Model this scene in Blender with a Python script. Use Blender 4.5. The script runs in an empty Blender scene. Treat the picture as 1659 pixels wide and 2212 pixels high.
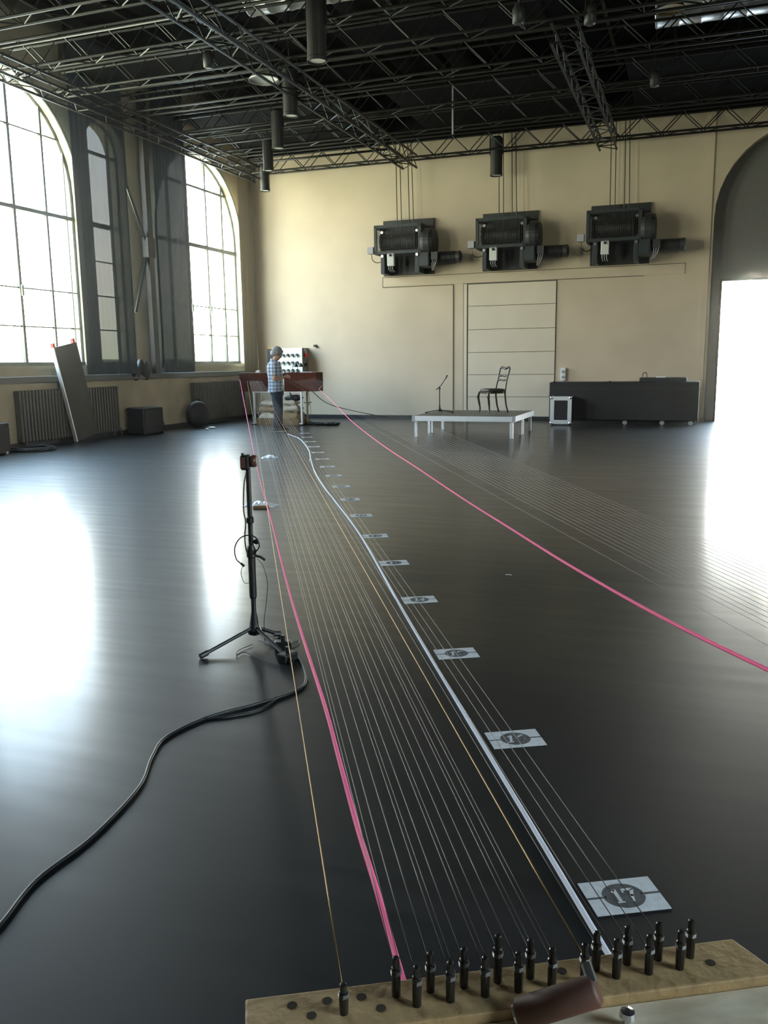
import bpy, math, random
from mathutils import Vector, Matrix
random.seed(7)
PI = math.pi
S = bpy.context.scene
COL = S.collection

# ------------------------------------------------------------------ camera
F, HC, CX, CY = 1830.0, 1.45, 829.5, 1106.0
p, ro, az = math.radians(10.0), math.radians(0.73), math.radians(20.0)
fw = Vector((-math.sin(az)*math.cos(p), math.cos(az)*math.cos(p), -math.sin(p)))
r0 = Vector((math.cos(az), math.sin(az), 0))
u0 = r0.cross(fw)
rr = r0*math.cos(ro) - u0*math.sin(ro)
uu = r0*math.sin(ro) + u0*math.cos(ro)
CAM = Vector((0, 0, HC))
cd = bpy.data.cameras.new('camera')
cam = bpy.data.objects.new('camera', cd)
COL.objects.link(cam)
M = Matrix((rr, uu, -fw)).transposed().to_4x4()
M.translation = CAM
cam.matrix_world = M
cd.sensor_fit = 'VERTICAL'
cd.sensor_height = 24.0
cd.lens = 24.0*F/2212.0
cd.clip_start = 0.02
cd.clip_end = 400
S.camera = cam
S.view_settings.view_transform = 'Standard'
S.view_settings.look = 'None'
S.view_settings.gamma = 1
S.view_settings.use_curve_mapping = False
S.view_settings.exposure = 0.27

# ------------------------------------------------------------------ world
WORLD_STRENGTH = 21.0
w = bpy.data.worlds.new('sky')
S.world = w
w.use_nodes = True
nt = w.node_tree
bg = nt.nodes['Background']
tc = nt.nodes.new('ShaderNodeTexCoord')
sep = nt.nodes.new('ShaderNodeSeparateXYZ')
nt.links.new(tc.outputs['Generated'], sep.inputs[0])
rp = nt.nodes.new('ShaderNodeValToRGB')
e = rp.color_ramp.elements
e[0].position = 0.0; e[0].color = (0.80, 0.84, 0.62, 1)
e[1].position = 0.45; e[1].color = (0.52, 0.76, 1.0, 1)
m_ = e.new(0.10); m_.color = (0.96, 0.94, 0.84, 1)
nt.links.new(sep.outputs['Z'], rp.inputs['Fac'])
nt.links.new(rp.outputs['Color'], bg.inputs['Color'])
bg.inputs['Strength'].default_value = WORLD_STRENGTH

# low sun shining in through the opening at the right end of the back wall
sd = bpy.data.lights.new('sun', 'SUN')
sd.energy = 30.0
sd.angle = math.radians(3)
sd.color = (1.0, 0.93, 0.80)
so = bpy.data.objects.new('sun', sd)
COL.objects.link(so)
SUN_DIR = Vector((-0.02, 1.0, 0.085))      # towards the sun
so.rotation_euler = SUN_DIR.to_track_quat('Z', 'Y').to_euler()
so.location = (1, 40, 8)

def portal(name, loc, rot, sx, sy):
    l = bpy.data.lights.new(name, 'AREA')
    l.shape = 'RECTANGLE'; l.size = sx; l.size_y = sy
    l.cycles.is_portal = True
    o = bpy.data.objects.new(name, l); COL.objects.link(o)
    o.location = loc; o.rotation_euler = rot

# ------------------------------------------------------------------ pixel to point
def ray(x, y): return fw + rr*((x-CX)/F) - uu*((y-CY)/F)
def onz(x, y, z=0.0):
    d = ray(x, y); return CAM + d*((z-HC)/d.z)
def onY(x, y, Y):
    d = ray(x, y); return CAM + d*(Y/d.y)
def onX(x, y, X):
    d = ray(x, y); return CAM + d*(X/d.x)
def onplane(x, y, A, B):
    n = Vector((-(B.y-A.y), B.x-A.x, 0)); d = ray(x, y)
    return CAM + d*((n.dot(Vector((A.x, A.y, 0))))/n.dot(Vector((d.x, d.y, 0))))

# ------------------------------------------------------------------ materials
MAT = {}
def mat(name, col, rough=0.6, metal=0.0, spec=0.5, noise=0.0, nscale=8.0, bump=0.0, bscale=60.0):
    m = bpy.data.materials.new(name); m.use_nodes = True
    t = m.node_tree; b = t.nodes['Principled BSDF']
    b.inputs['Base Color'].default_value = (*col, 1)
    b.inputs['Roughness'].default_value = rough
    b.inputs['Metallic'].default_value = metal
    b.inputs['Specular IOR Level'].default_value = spec
    if noise or bump:
        c = t.nodes.new('ShaderNodeTexCoord')
    if noise:
        n = t.nodes.new('ShaderNodeTexNoise'); n.inputs['Scale'].default_value = nscale
        n.inputs['Detail'].default_value = 5
        t.links.new(c.outputs['Object'], n.inputs['Vector'])
        r = t.nodes.new('ShaderNodeValToRGB')
        r.color_ramp.elements[0].position = 0.3; r.color_ramp.elements[1].position = 0.7
        r.color_ramp.elements[0].color = (*[max(0, v*(1-noise)) for v in col], 1)
        r.color_ramp.elements[1].color = (*[min(1, v*(1+noise)) for v in col], 1)
        t.links.new(n.outputs['Fac'], r.inputs['Fac'])
        t.links.new(r.outputs['Color'], b.inputs['Base Color'])
    if bump:
        n2 = t.nodes.new('ShaderNodeTexNoise'); n2.inputs['Scale'].default_value = bscale
        n2.inputs['Detail'].default_value = 4
        t.links.new(c.outputs['Object'], n2.inputs['Vector'])
        bp = t.nodes.new('ShaderNodeBump'); bp.inputs['Strength'].default_value = bump
        bp.inputs['Distance'].default_value = 0.01
        t.links.new(n2.outputs['Fac'], bp.inputs['Height'])
        t.links.new(bp.outputs['Normal'], b.inputs['Normal'])
    MAT[name] = m
    return m

mat('plaster', (0.53, 0.44, 0.325), 0.75, noise=0.06, nscale=1.3, bump=0.15, bscale=12)
mat('white_plaster', (0.60, 0.53, 0.42), 0.7, noise=0.04, nscale=2, bump=0.08, bscale=10)
mat('old_plaster', (0.42, 0.36, 0.255), 0.8, noise=0.14, nscale=1.6, bump=0.3, bscale=9)
mat('groove', (0.10, 0.09, 0.07), 0.8)
mat('grey_panel', (0.16, 0.15, 0.145), 0.7, noise=0.05)
mat('ceiling', (0.006, 0.006, 0.0065), 0.9, 0.0, 0.08, noise=0.3, nscale=3)
mat('black_metal', (0.010, 0.010, 0.0095), 0.45, 0.0, 0.28)
mat('black_cloth', (0.007, 0.007, 0.008), 0.95, 0.0, 0.05)
mat('dull_black', (0.012, 0.012, 0.013), 0.55, noise=0.2, nscale=20)
mat('grey_black', (0.026, 0.027, 0.029), 0.5, noise=0.15, nscale=12)
mat('blue_steel', (0.030, 0.036, 0.042), 0.5, 0.2)
mat('dark_frame', (0.06, 0.065, 0.05), 0.5, noise=0.2)
mat('steel', (0.62, 0.63, 0.65), 0.28, 1.0)
mat('dark_steel', (0.07, 0.068, 0.065), 0.3, 0.9)
mat('aluminium', (0.80, 0.81, 0.82), 0.45, 0.6)
mat('duct', (0.55, 0.56, 0.58), 0.38, 0.9, bump=0.5, bscale=14)
mat('brass', (0.34, 0.22, 0.09), 0.4, 0.9)
mat('string_steel', (0.17, 0.16, 0.145), 0.5, 0.8)
mat('pink', (1.0, 0.13, 0.34), 0.7)
mat('white_cord', (0.62, 0.63, 0.70), 0.6)
mat('rubber', (0.012, 0.013, 0.014), 0.42)
mat('box_wood', (0.075, 0.018, 0.008), 0.7, 0.0, 0.12, noise=0.25, nscale=5)
mat('panel_wood', (0.30, 0.22, 0.12), 0.6, noise=0.15, nscale=6)
mat('crate_wood', (0.24, 0.15, 0.07), 0.6, noise=0.2, nscale=7)
mat('dark_wood', (0.030, 0.020, 0.012), 0.28, noise=0.3, nscale=14)
mat('handle_wood', (0.085, 0.035, 0.022), 0.6, noise=0.25, nscale=30)
mat('board_wood', (0.33, 0.225, 0.105), 0.55, noise=0.16, nscale=45, bump=0.15, bscale=120)
mat('hole', (0.02, 0.012, 0.006), 0.9)
mat('leather', (0.035, 0.030, 0.020), 0.45, bump=0.2, bscale=30)
mat('sack', (0.36, 0.26, 0.15), 0.85, noise=0.16, nscale=6, bump=0.5, bscale=16)
mat('sack_pale', (0.70, 0.64, 0.52), 0.85, noise=0.1, nscale=6, bump=0.5, bscale=16)
mat('card', (0.50, 0.51, 0.52), 0.7, noise=0.12, nscale=40)
mat('print', (0.060, 0.062, 0.062), 0.7, noise=0.35, nscale=40)
mat('plastic_white', (0.72, 0.74, 0.76), 0.25)
mat('plastic_grey', (0.33, 0.33, 0.36), 0.5)
mat('box_grey', (0.55, 0.56, 0.55), 0.5)
mat('cabinet_green', (0.66, 0.70, 0.60), 0.45)
mat('cabinet_side', (0.20, 0.19, 0.15), 0.6)
mat('red', (0.70, 0.05, 0.04), 0.5)
mat('yellow', (0.75, 0.50, 0.05), 0.5)
mat('radiator', (0.10, 0.097, 0.082), 0.5)
mat('olive_board', (0.035, 0.035, 0.023), 0.6, noise=0.15, nscale=5)
mat('deck_top', (0.06, 0.055, 0.045), 0.45, noise=0.2, nscale=10)
mat('skin', (0.42, 0.24, 0.16), 0.55)
mat('hair', (0.20, 0.19, 0.18), 0.6, noise=0.5, nscale=40, bump=0.6, bscale=50)
mat('denim', (0.008, 0.015, 0.030), 0.85, noise=0.45, nscale=7, bump=0.4, bscale=14)
mat('shoe', (0.035, 0.035, 0.04), 0.5)
mat('sole', (0.22, 0.22, 0.2), 0.6)
mat('brown_plastic', (0.10, 0.045, 0.035), 0.35)
mat('lens_glass', (0.02, 0.02, 0.03), 0.08)
mat('lamp_face', (0.55, 0.55, 0.50), 0.4)
mat('concrete', (0.55, 0.53, 0.48), 0.9, noise=0.1)

# plaid shirt
m = mat('plaid', (0.4, 0.45, 0.55), 0.85)
t = m.node_tree; b = t.nodes['Principled BSDF']
c = t.nodes.new('ShaderNodeTexCoord'); s_ = t.nodes.new('ShaderNodeSeparateXYZ')
t.links.new(c.outputs['Object'], s_.inputs[0])
def stripe(sock, period, width):
    a = t.nodes.new('ShaderNodeMath'); a.operation = 'MULTIPLY'; a.inputs[1].default_value = 1/period
    t.links.new(sock, a.inputs[0])
    f_ = t.nodes.new('ShaderNodeMath'); f_.operation = 'FRACT'; t.links.new(a.outputs[0], f_.inputs[0])
    g = t.nodes.new('ShaderNodeMath'); g.operation = 'LESS_THAN'; g.inputs[1].default_value = width
    t.links.new(f_.outputs[0], g.inputs[0]); return g.outputs[0]
s1 = stripe(s_.outputs['Z'], 0.075, 0.38); s2 = stripe(s_.outputs['X'], 0.075, 0.38)
ad = t.nodes.new('ShaderNodeMath'); ad.operation = 'ADD'
t.links.new(s1, ad.inputs[0]); t.links.new(s2, ad.inputs[1])
dv = t.nodes.new('ShaderNodeMath'); dv.operation = 'MULTIPLY'; dv.inputs[1].default_value = 0.5
t.links.new(ad.outputs[0], dv.inputs[0])
cr = t.nodes.new('ShaderNodeValToRGB')
cr.color_ramp.elements[0].color = (0.42, 0.47, 0.54, 1); cr.color_ramp.elements[1].color = (0.07, 0.10, 0.16, 1)
t.links.new(dv.outputs[0], cr.inputs['Fac']); t.links.new(cr.outputs['Color'], b.inputs['Base Color'])

# pale birch tabletop with wavy figure
m = mat('pale_ply', (0.52, 0.44, 0.30), 0.5)
t = m.node_tree; b = t.nodes['Principled BSDF']
c = t.nodes.new('ShaderNodeTexCoord'); mp = t.nodes.new('ShaderNodeMapping')
mp.inputs['Rotation'].default_value = (0, 0, math.radians(20)); mp.inputs['Scale'].default_value = (14, 34, 10)
t.links.new(c.outputs['Object'], mp.inputs[0])
n = t.nodes.new('ShaderNodeTexNoise'); n.inputs['Scale'].default_value = 1.6; n.inputs['Detail'].default_value = 3
t.links.new(mp.outputs[0], n.inputs['Vector'])
cr = t.nodes.new('ShaderNodeValToRGB'); cr.color_ramp.elements[0].position = .35; cr.color_ramp.elements[1].position = .65
cr.color_ramp.elements[0].color = (0.52, 0.44, 0.31, 1); cr.color_ramp.elements[1].color = (0.76, 0.68, 0.52, 1)
t.links.new(n.outputs['Fac'], cr.inputs['Fac']); t.links.new(cr.outputs['Color'], b.inputs['Base Color'])

# black dance floor: satin with wipe marks
m = mat('dance_floor', (0.012, 0.0125, 0.0135), 0.24)
t = m.node_tree; b = t.nodes['Principled BSDF']; b.inputs['Specular IOR Level'].default_value = 0.24; b.inputs['Coat Weight'].default_value = 0.5; b.inputs['Coat Roughness'].default_value = 0.17; b.inputs['Coat IOR'].default_value = 1.3
c = t.nodes.new('ShaderNodeTexCoord')
mp = t.nodes.new('ShaderNodeMapping'); mp.inputs['Scale'].default_value = (0.9, 9.0, 1); mp.inputs['Rotation'].default_value = (0, 0, math.radians(-8))
t.links.new(c.outputs['Object'], mp.inputs[0])
n = t.nodes.new('ShaderNodeTexNoise'); n.inputs['Scale'].default_value = 1.1; n.inputs['Detail'].default_value = 3
t.links.new(mp.outputs[0], n.inputs['Vector'])
mr = t.nodes.new('ShaderNodeMapRange'); mr.inputs['From Min'].default_value = .3; mr.inputs['From Max'].default_value = .7
mr.inputs['To Min'].default_value = 0.42; mr.inputs['To Max'].default_value = 0.50
t.links.new(n.outputs['Fac'], mr.inputs['Value']); t.links.new(mr.outputs[0], b.inputs['Roughness'])
cr = t.nodes.new('ShaderNodeValToRGB'); cr.color_ramp.elements[0].position = .35; cr.color_ramp.elements[1].position = .75
cr.color_ramp.elements[0].color = (0.007, 0.0078, 0.0088, 1); cr.color_ramp.elements[1].color = (0.011, 0.0118, 0.0125, 1)
t.links.new(n.outputs['Fac'], cr.inputs['Fac']); t.links.new(cr.outputs['Color'], b.inputs['Base Color'])

# window glass: thin clear pane
def mix_transparent(name, build_other, fac, tint=(1, 1, 1)):
    m = bpy.data.materials.new(name); m.use_nodes = True
    t = m.node_tree; t.nodes.remove(t.nodes['Principled BSDF'])
    out = t.nodes['Material Output']; mx = t.nodes.new('ShaderNodeMixShader')
    tr = t.nodes.new('ShaderNodeBsdfTransparent'); tr.inputs['Color'].default_value = (*tint, 1)
    o = build_other(t); mx.inputs['Fac'].default_value = fac
    t.links.new(tr.outputs[0], mx.inputs[1]); t.links.new(o.outputs[0], mx.inputs[2])
    t.links.new(mx.outputs[0], out.inputs['Surface']); MAT[name] = m
def _gl(t):
    g = t.nodes.new('ShaderNodeBsdfGlossy'); g.inputs['Roughness'].default_value = 0.03; return g
mix_transparent('glass', _gl, 0.07, (0.96, 0.98, 0.97))
def _cl(t):
    d = t.nodes.new('ShaderNodeBsdfDiffuse'); d.inputs['Color'].default_value = (0.060, 0.076, 0.092, 1); return d
mix_transparent('scrim', _cl, 0.985)
mix_transparent('scrim_dense', _cl, 0.998)
def _ct(t):
    d = t.nodes.new('ShaderNodeBsdfDiffuse'); d.inputs['Color'].default_value = (0.34, 0.30, 0.22, 1); return d
mix_transparent('scrim_tan', _ct, 0.99)

# ------------------------------------------------------------------ mesh builder
class MB:
    def __init__(s): s.v = []; s.f = []
    def add(s, vs, fs):
        k = len(s.v); s.v += [tuple(x) for x in vs]; s.f += [tuple(i+k for i in f) for f in fs]
    def box(s, x0, x1, y0, y1, z0, z1):
        s.add([(x0,y0,z0),(x1,y0,z0),(x1,y1,z0),(x0,y1,z0),(x0,y0,z1),(x1,y0,z1),(x1,y1,z1),(x0,y1,z1)],
              [(3,2,1,0),(4,5,6,7),(0,1,5,4),(1,2,6,5),(2,3,7,6),(3,0,4,7)])
        return s
    def obox(s, c, ax, ay, az_):
        c = Vector(c); P = []
        for k in (-1, 1):
            for i, j in ((-1,-1),(1,-1),(1,1),(-1,1)): P.append(c+ax*i+ay*j+az_*k)
        s.add(P, [(3,2,1,0),(4,5,6,7),(0,1,5,4),(1,2,6,5),(2,3,7,6),(3,0,4,7)]); return s
    def rbox(s, x0, x1, y0, y1, z0, z1, r=0.02, n=3):
        # box with rounded vertical edges and softened top and bottom
        def ring(ins, z):
            out = []
            for cx, cy, a0 in ((x1-r,y1-r,0),(x0+r,y1-r,PI/2),(x0+r,y0+r,PI),(x1-r,y0+r,1.5*PI)):
                for k in range(n+1):
                    a = a0+k*PI/2/n; out.append((cx+(r-ins)*math.cos(a), cy+(r-ins)*math.sin(a), z))
            return out
        s.loft([ring(r*.8, z0), ring(r*.25, z0+r*.25), ring(0, z0+r*.8), ring(0, z1-r*.8), ring(r*.25, z1-r*.25), ring(r*.8, z1)]); return s
    def loft(s, rings, cap=True):
        n = len(rings[0]); vs = [v for r in rings for v in r]; fs = []
        for i in range(len(rings)-1):
            for j in range(n):
                k = (j+1) % n
                fs.append((i*n+j, i*n+k, (i+1)*n+k, (i+1)*n+j))
        if cap:
            fs.append(tuple(reversed(range(n)))); fs.append(tuple(range((len(rings)-1)*n, len(rings)*n)))
        s.add(vs, fs); return s
    def tube(s, pts, r, n=8, squash=1.0):
        pts = [Vector(q) for q in pts]; rings = []
        rs = r if isinstance(r, (list, tuple)) else [r]*len(pts)
        up = None
        for i, q in enumerate(pts):
            d = (pts[min(i+1, len(pts)-1)]-pts[max(i-1, 0)]).normalized()
            if up is None:
                up = Vector((0,0,1)) if abs(d.z) < .95 else Vector((1,0,0))
            a = d.cross(up).normalized(); bb = a.cross(d).normalized(); up = bb
            rings.append([q+a*math.cos(2*PI*k/n)*rs[i]+bb*math.sin(2*PI*k/n)*rs[i]*squash for k in range(n)])
        s.loft(rings); return s
    def lathe(s, prof, base=(0,0,0), axis='z', n=20):
        rings = []
        for r, h in prof:
            rg = []
            for k in range(n):
                a = 2*PI*k/n
                if axis == 'z': v = (r*math.cos(a), r*math.sin(a), h)
                elif axis == 'x': v = (h, r*math.cos(a), r*math.sin(a))
                else: v = (r*math.cos(a), h, r*math.sin(a))
                rg.append((base[0]+v[0], base[1]+v[1], base[2]+v[2]))
            rings.append(rg)
        s.loft(rings); return s
    def ball(s, c, rx, ry=None, rz=None, n=16, m=10, rot=None):
        ry = ry or rx; rz = rz or rx; rings = []
        for i in range(m+1):
            ph = -PI/2+PI*(i if 0 < i < m else (0.02 if i == 0 else m-0.02))/m
            rg = []
            for k in range(n):
                a = 2*PI*k/n; v = Vector((rx*math.cos(ph)*math.cos(a), ry*math.cos(ph)*math.sin(a), rz*math.sin(ph)))
                if rot: v = rot @ v
                rg.append(Vector(c)+v)
            rings.append(rg)
        s.loft(rings); return s
    def build(s, name, mt, parent=None, loc=None, smooth=False, bevel=0):
        me = bpy.data.meshes.new(name); me.from_pydata(s.v, [], s.f); me.validate(); me.update()
        import bmesh
        bm = bmesh.new(); bm.from_mesh(me); bmesh.ops.recalc_face_normals(bm, faces=bm.faces); bm.to_mesh(me); bm.free()
        o = bpy.data.objects.new(name, me); COL.objects.link(o)
        me.materials.append(MAT[mt] if isinstance(mt, str) else mt)
        if smooth:
            for q in me.polygons: q.use_smooth = len(q.vertices) <= 4
        if bevel:
            bv = o.modifiers.new('bevel', 'BEVEL'); bv.width = bevel; bv.segments = 2; bv.limit_method = 'ANGLE'
        if parent: o.parent = parent
        if loc: o.location = loc
        return o

def tag(o, label, cat, group=None, kind=None):
    o['label'] = label; o['category'] = cat
    if group: o['group'] = group
    if kind: o['kind'] = kind
    return o
def thing(name, label, cat, loc=(0,0,0), rz=0, group=None):
    o = bpy.data.objects.new(name, None); COL.objects.link(o)
    o.location = loc; o.rotation_euler = (0, 0, rz); o.empty_display_size = .1
    return tag(o, label, cat, group)
def struct(o): o['kind'] = 'structure'; return o
def dup(o, loc, rz=None, label=None, parent=None):
    r = o.copy(); COL.objects.link(r)
    if parent: r.parent = parent
    else:
        r.location = loc
        if rz is not None: r.rotation_euler = (0, 0, rz)
        if label: r['label'] = label
    for ch in [q for q in bpy.data.objects if q.parent == o]:
        dup(ch, None, parent=r)
    return r
def smooth_path(pts, k=6):
    pts = [Vector(q) for q in pts]; out = []
    for i in range(len(pts)-1):
        a = pts[max(i-1,0)]; b_ = pts[i]; c_ = pts[i+1]; d = pts[min(i+2,len(pts)-1)]
        for j in range(k):
            u = j/k
            out.append(0.5*((2*b_)+(c_-a)*u+(2*a-5*b_+4*c_-d)*u*u+(3*b_-a-3*c_+d)*u**3))
    out.append(pts[-1]); return out

# ------------------------------------------------------------------ the hall
XL, XR, YB, YF, ZC = -11.6, 8.5, 21.08, -5.0, 7.9
struct(MB().box(XL-.5, XR+.3, YF-.3, YB+.6, -.12, 0).build('floor', 'dance_floor'))
struct(MB().box(-60, 60, YB+.6, 90, -.35, -.15).build('trim_1', 'concrete'))
struct(MB().box(XL-.5, XR+.3, YF-.3, YB+.6, ZC, ZC+.2).build('ceiling', 'ceiling'))
struct(MB().box(XL-.5, XR, YF-.3, YF, 0, ZC).build('wall_front', 'grey_panel'))

def arch_wall(u0_, u1_, z0, z1, holes, fmap, n=20):
    mb = MB(); holes = sorted(holes)
    cur = u0_
    def slab(ua, ub, za, zb): 
        for dd in (0, 1):
            mb.add([fmap(ua,za,dd), fmap(ub,za,dd), fmap(ub,zb,dd), fmap(ua,zb,dd)], [(0,1,2,3)])
    for uc, R, zb, zs in holes:
        slab(cur, uc-R, z0, z1)
        if zb > z0: slab(uc-R, uc+R, z0, zb)
        pts = [(uc-R*math.cos(PI*k/n), zs+R*math.sin(PI*k/n)) for k in range(n+1)]
        for k in range(n):
            for dd in (0, 1):
                a_, b_ = pts[k], pts[k+1]
                mb.add([fmap(a_[0],a_[1],dd), fmap(b_[0],b_[1],dd), fmap(b_[0],z1,dd), fmap(a_[0],z1,dd)], [(0,1,2,3)])
        loop = [(uc-R, zb)]+pts+[(uc+R, zb)]
        for k in range(len(loop)-1):
            a_, b_ = loop[k], loop[k+1]
            mb.add([fmap(*a_,0), fmap(*b_,0), fmap(*b_,1), fmap(*a_,1)], [(0,1,2,3)])
        if zb > z0: mb.add([fmap(uc-R,zb,0), fmap(uc+R,zb,0), fmap(uc+R,zb,1), fmap(uc-R,zb,1)], [(0,1,2,3)])
        cur = uc+R
    slab(cur, u1_, z0, z1)
    return mb

WIN = [(12.6, 1.9, 1.47, 4.75), (15.38, 0.62, 1.47, 5.75), (18.98, 1.95, 1.47, 4.55), (6.22, 1.9, 1.47, 4.75)]
fm = lambda u, z, d: (XL-0.45*d, u, z)
struct(arch_wall(YF, YB, 0, ZC, WIN, fm).build('wall_left', 'old_plaster'))
WR = (1.0, 1.9, 1.47, 4.75)  # opening for the added window in the right wall
struct(arch_wall(YF, YB, 0, ZC, [WR], lambda u, z, d: (XR+0.3*d, u, z)).build('wall_right', 'grey_panel'))
ARCH = (2.15, 1.9, 0.0, 4.55)
fb = lambda u, z, d: (u, YB+0.5*d, z)
struct(arch_wall(XL, XR, 0, ZC, [ARCH], fb).build('wall_back', 'plaster'))

# windows on the left
XG = XL-.2
def window(i, spec, vbars, hbars, thin):
    uc, R, zb, zs = spec
    fr = MB(); n = 24
    outer = [(uc-R, zb)]+[(uc-R*math.cos(PI*k/n), zs+R*math.sin(PI*k/n)) for k in range(n+1)]+[(uc+R, zb)]
    fr.tube([(XG, a, b_) for a, b_ in outer], 0.035, 6)
    fr.box(XG-.04, XG+.04, uc-R, uc+R, zb, zb+.07)
    o = struct(fr.build('window_%d' % i, 'dark_frame'))
    bars = MB()
    def top(y): return zs+math.sqrt(max(0, R*R-(y-uc)**2))
    for y, wd in vbars: bars.box(XG-.03, XG+.03, y-wd/2, y+wd/2, zb, top(y))
    for z, wd in hbars:
        h = R if z <= zs else math.sqrt(max(0, R*R-(z-zs)**2)); bars.box(XG-.035, XG+.035, uc-h, uc+h, z-wd/2, z+wd/2)
    for z in thin: bars.box(XG-.012, XG+.012, uc-R, uc+R, z-.012, z+.012)
    bars.build('window_bars', 'dark_frame', o)
    g = MB(); g.add([(XG-.002, a, b_) for a, b_ in outer], [tuple(range(len(outer)))])
    g.build('window_pane', 'glass', o)
    s = MB().box(XL-.45, XL+.05, uc-R-.05, uc+R+.05 if uc+R+.05 < YB else YB-.01, zb-.07, zb-.003)
    s.build('window_sill', 'old_plaster', o)
    hw = MB()
    for y, wd in vbars[1:3]: hw.box(XG+.03, XG+.075, y-.02, y+.02, 2.75, 2.95)
    hw.build('window_catch', 'dark_frame', o)
    portal('window_portal_%d' % i, (XL-.47, uc, (zb+zs+R)/2), (0, -PI/2, 0), zs+R-zb, 2*R)
window(1, WIN[0], [(11.3,.03),(12.10,.03),(12.9,.06),(13.74,.05),(14.3,.02)], [(4.33,.07),(5.75,.025)], [2.2, 2.9])
window(2, WIN[1], [(15.05,.04),(15.72,.04)], [(4.33,.09),(5.75,.05)], [2.2, 2.9, 3.6])
window(3, WIN[2], [(17.85,.05),(18.64,.06),(19.50,.05),(20.27,.06)], [(4.37,.09),(5.76,.05)], [2.2, 2.9])
window(4, WIN[3], [(4.9,.05),(5.7,.06),(6.5,.06),(7.3,.05)], [(4.33,.09),(5.75,.05)], [2.2, 2.9])
o = MB()
o.add([(XR+.15, WR[0]-WR[1], WR[2])]+[(XR+.15, WR[0]-WR[1]*math.cos(PI*k/24), WR[3]+WR[1]*math.sin(PI*k/24)) for k in range(25)]+[(XR+.15, WR[0]+WR[1], WR[2])], [tuple(range(27))])
o = struct(o.build('window_5', 'glass'))  # unseen window, added to light the peg board and pink cords
g_ = MB()
for y in (-.1, .65, 1.4, 2.1): g_.box(XR+.12, XR+.18, y-.025, y+.025, WR[2], WR[3]+1.4)
for z in (2.9, 4.33): g_.box(XR+.11, XR+.19, WR[0]-WR[1], WR[0]+WR[1], z-.03, z+.03)
g_.build('window_bars', 'dark_frame', o)
portal('window_portal_5', (XR+.31, WR[0], 4.05), (0, PI/2, 0), 5.2, 3.8)
portal('doorway_portal', (2.15, YB+.55, 1.6), (PI/2, 0, 0), 3.8, 3.3)
for i, spec in enumerate(WIN):
    uc, R, zb, zs = spec
    if i == 1: continue
    a = MB(); a.tube([(XL+.02, uc-R, zb)]+[(XL+.02, uc-R*math.cos(PI*k/24), zs+R*math.sin(PI*k/24)) for k in range(25)]+[(XL+.02, uc+R, zb)], .022, 6)
    struct(a.build('trim_%d' % (i+2 if i < 3 else 15), 'dark_frame'))
# parapet outside the windows
struct(MB().box(XL-2.6, XL-2.45, 5, 24, -.3, 1.62).build('trim_5', 'concrete'))
# lower wall with ledge
struct(MB().box(XL, XL+.10, YF, YB, 0, 1.16).build('trim_6', 'old_plaster'))
struct(MB().box(XL, XL+.20, YF, YB, 1.16, 1.28).build('trim_7', 'radiator', bevel=.01))
struct(MB().box(XL+.10, XL+.12, YF, YB, 0, .09).build('baseboard_left', 'dull_black'))
struct(MB().box(XL+.2, .2, YB-.025, YB, 0, .09).build('baseboard_back', 'dull_black'))
# pilaster strip left of the arch, and corner pipe
struct(MB().box(.06, .19, YB-.03, YB, 0, ZC).build('trim_8', 'plaster'))
# arch infill with the open doorway
DX0, DX1, DZ = 0.50, 3.75, 3.18
inf = MB(); YI = YB+.28
inf.box(.2, DX0, YI, YI+.1, 0, 6.5); inf.box(DX1, 4.1, YI, YI+.1, 0, 6.5); inf.box(DX0, DX1, YI, YI+.1, DZ, 6.5)
struct(inf.build('wall_niche', 'grey_panel'))
fr = MB()
fr.box(DX0-.05, DX0, YI-.03, YI+.13, 0, DZ+.05); fr.box(DX1, DX1+.05, YI-.03, YI+.13, 0, DZ+.05); fr.box(DX0, DX1, YI-.03, YI+.13, DZ, DZ+.05)
struct(fr.build('door_2', 'dark_frame'))

# panelled door, beam and joints on the back wall
d = MB(); zs_ = [0.02, .57, 1.12, 1.67, 2.23, 2.80, 3.33]
for k in range(6): d.box(-5.37, -3.21, YB-.022, YB, zs_[k]+.006, zs_[k+1]-.006)
struct(d.build('door_1', 'white_plaster'))
struct(MB().box(-5.39, -3.19, YB-.008, YB, 0.0, 3.345).build('trim_9', 'groove'))
d = MB(); d.box(-5.375+.0, -5.365, YB-.03, YB, 0, 3.35)
struct(MB().box(-5.48, -5.40, YB-.03, YB, 0.02, 3.34).build('trim_10', 'white_plaster'))
g = MB()
for a in ((-5.765,-5.745,.0,3.345), (-5.50,-5.485,0,3.345), (-7.62,-5.745,3.335,3.35), (-5.5,-1.2,3.345,3.358), (-7.62,-.3,3.585,3.597), (-7.63,-7.615,3.35,3.59)):
    g.box(a[0], a[1], YB-.012, YB, a[2], a[3])
struct(g.build('trim_11', 'groove'))
struct(MB().box(-7.61, -.32, YB-.018, YB, 3.362, 3.582).build('trim_12', 'plaster'))

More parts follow.
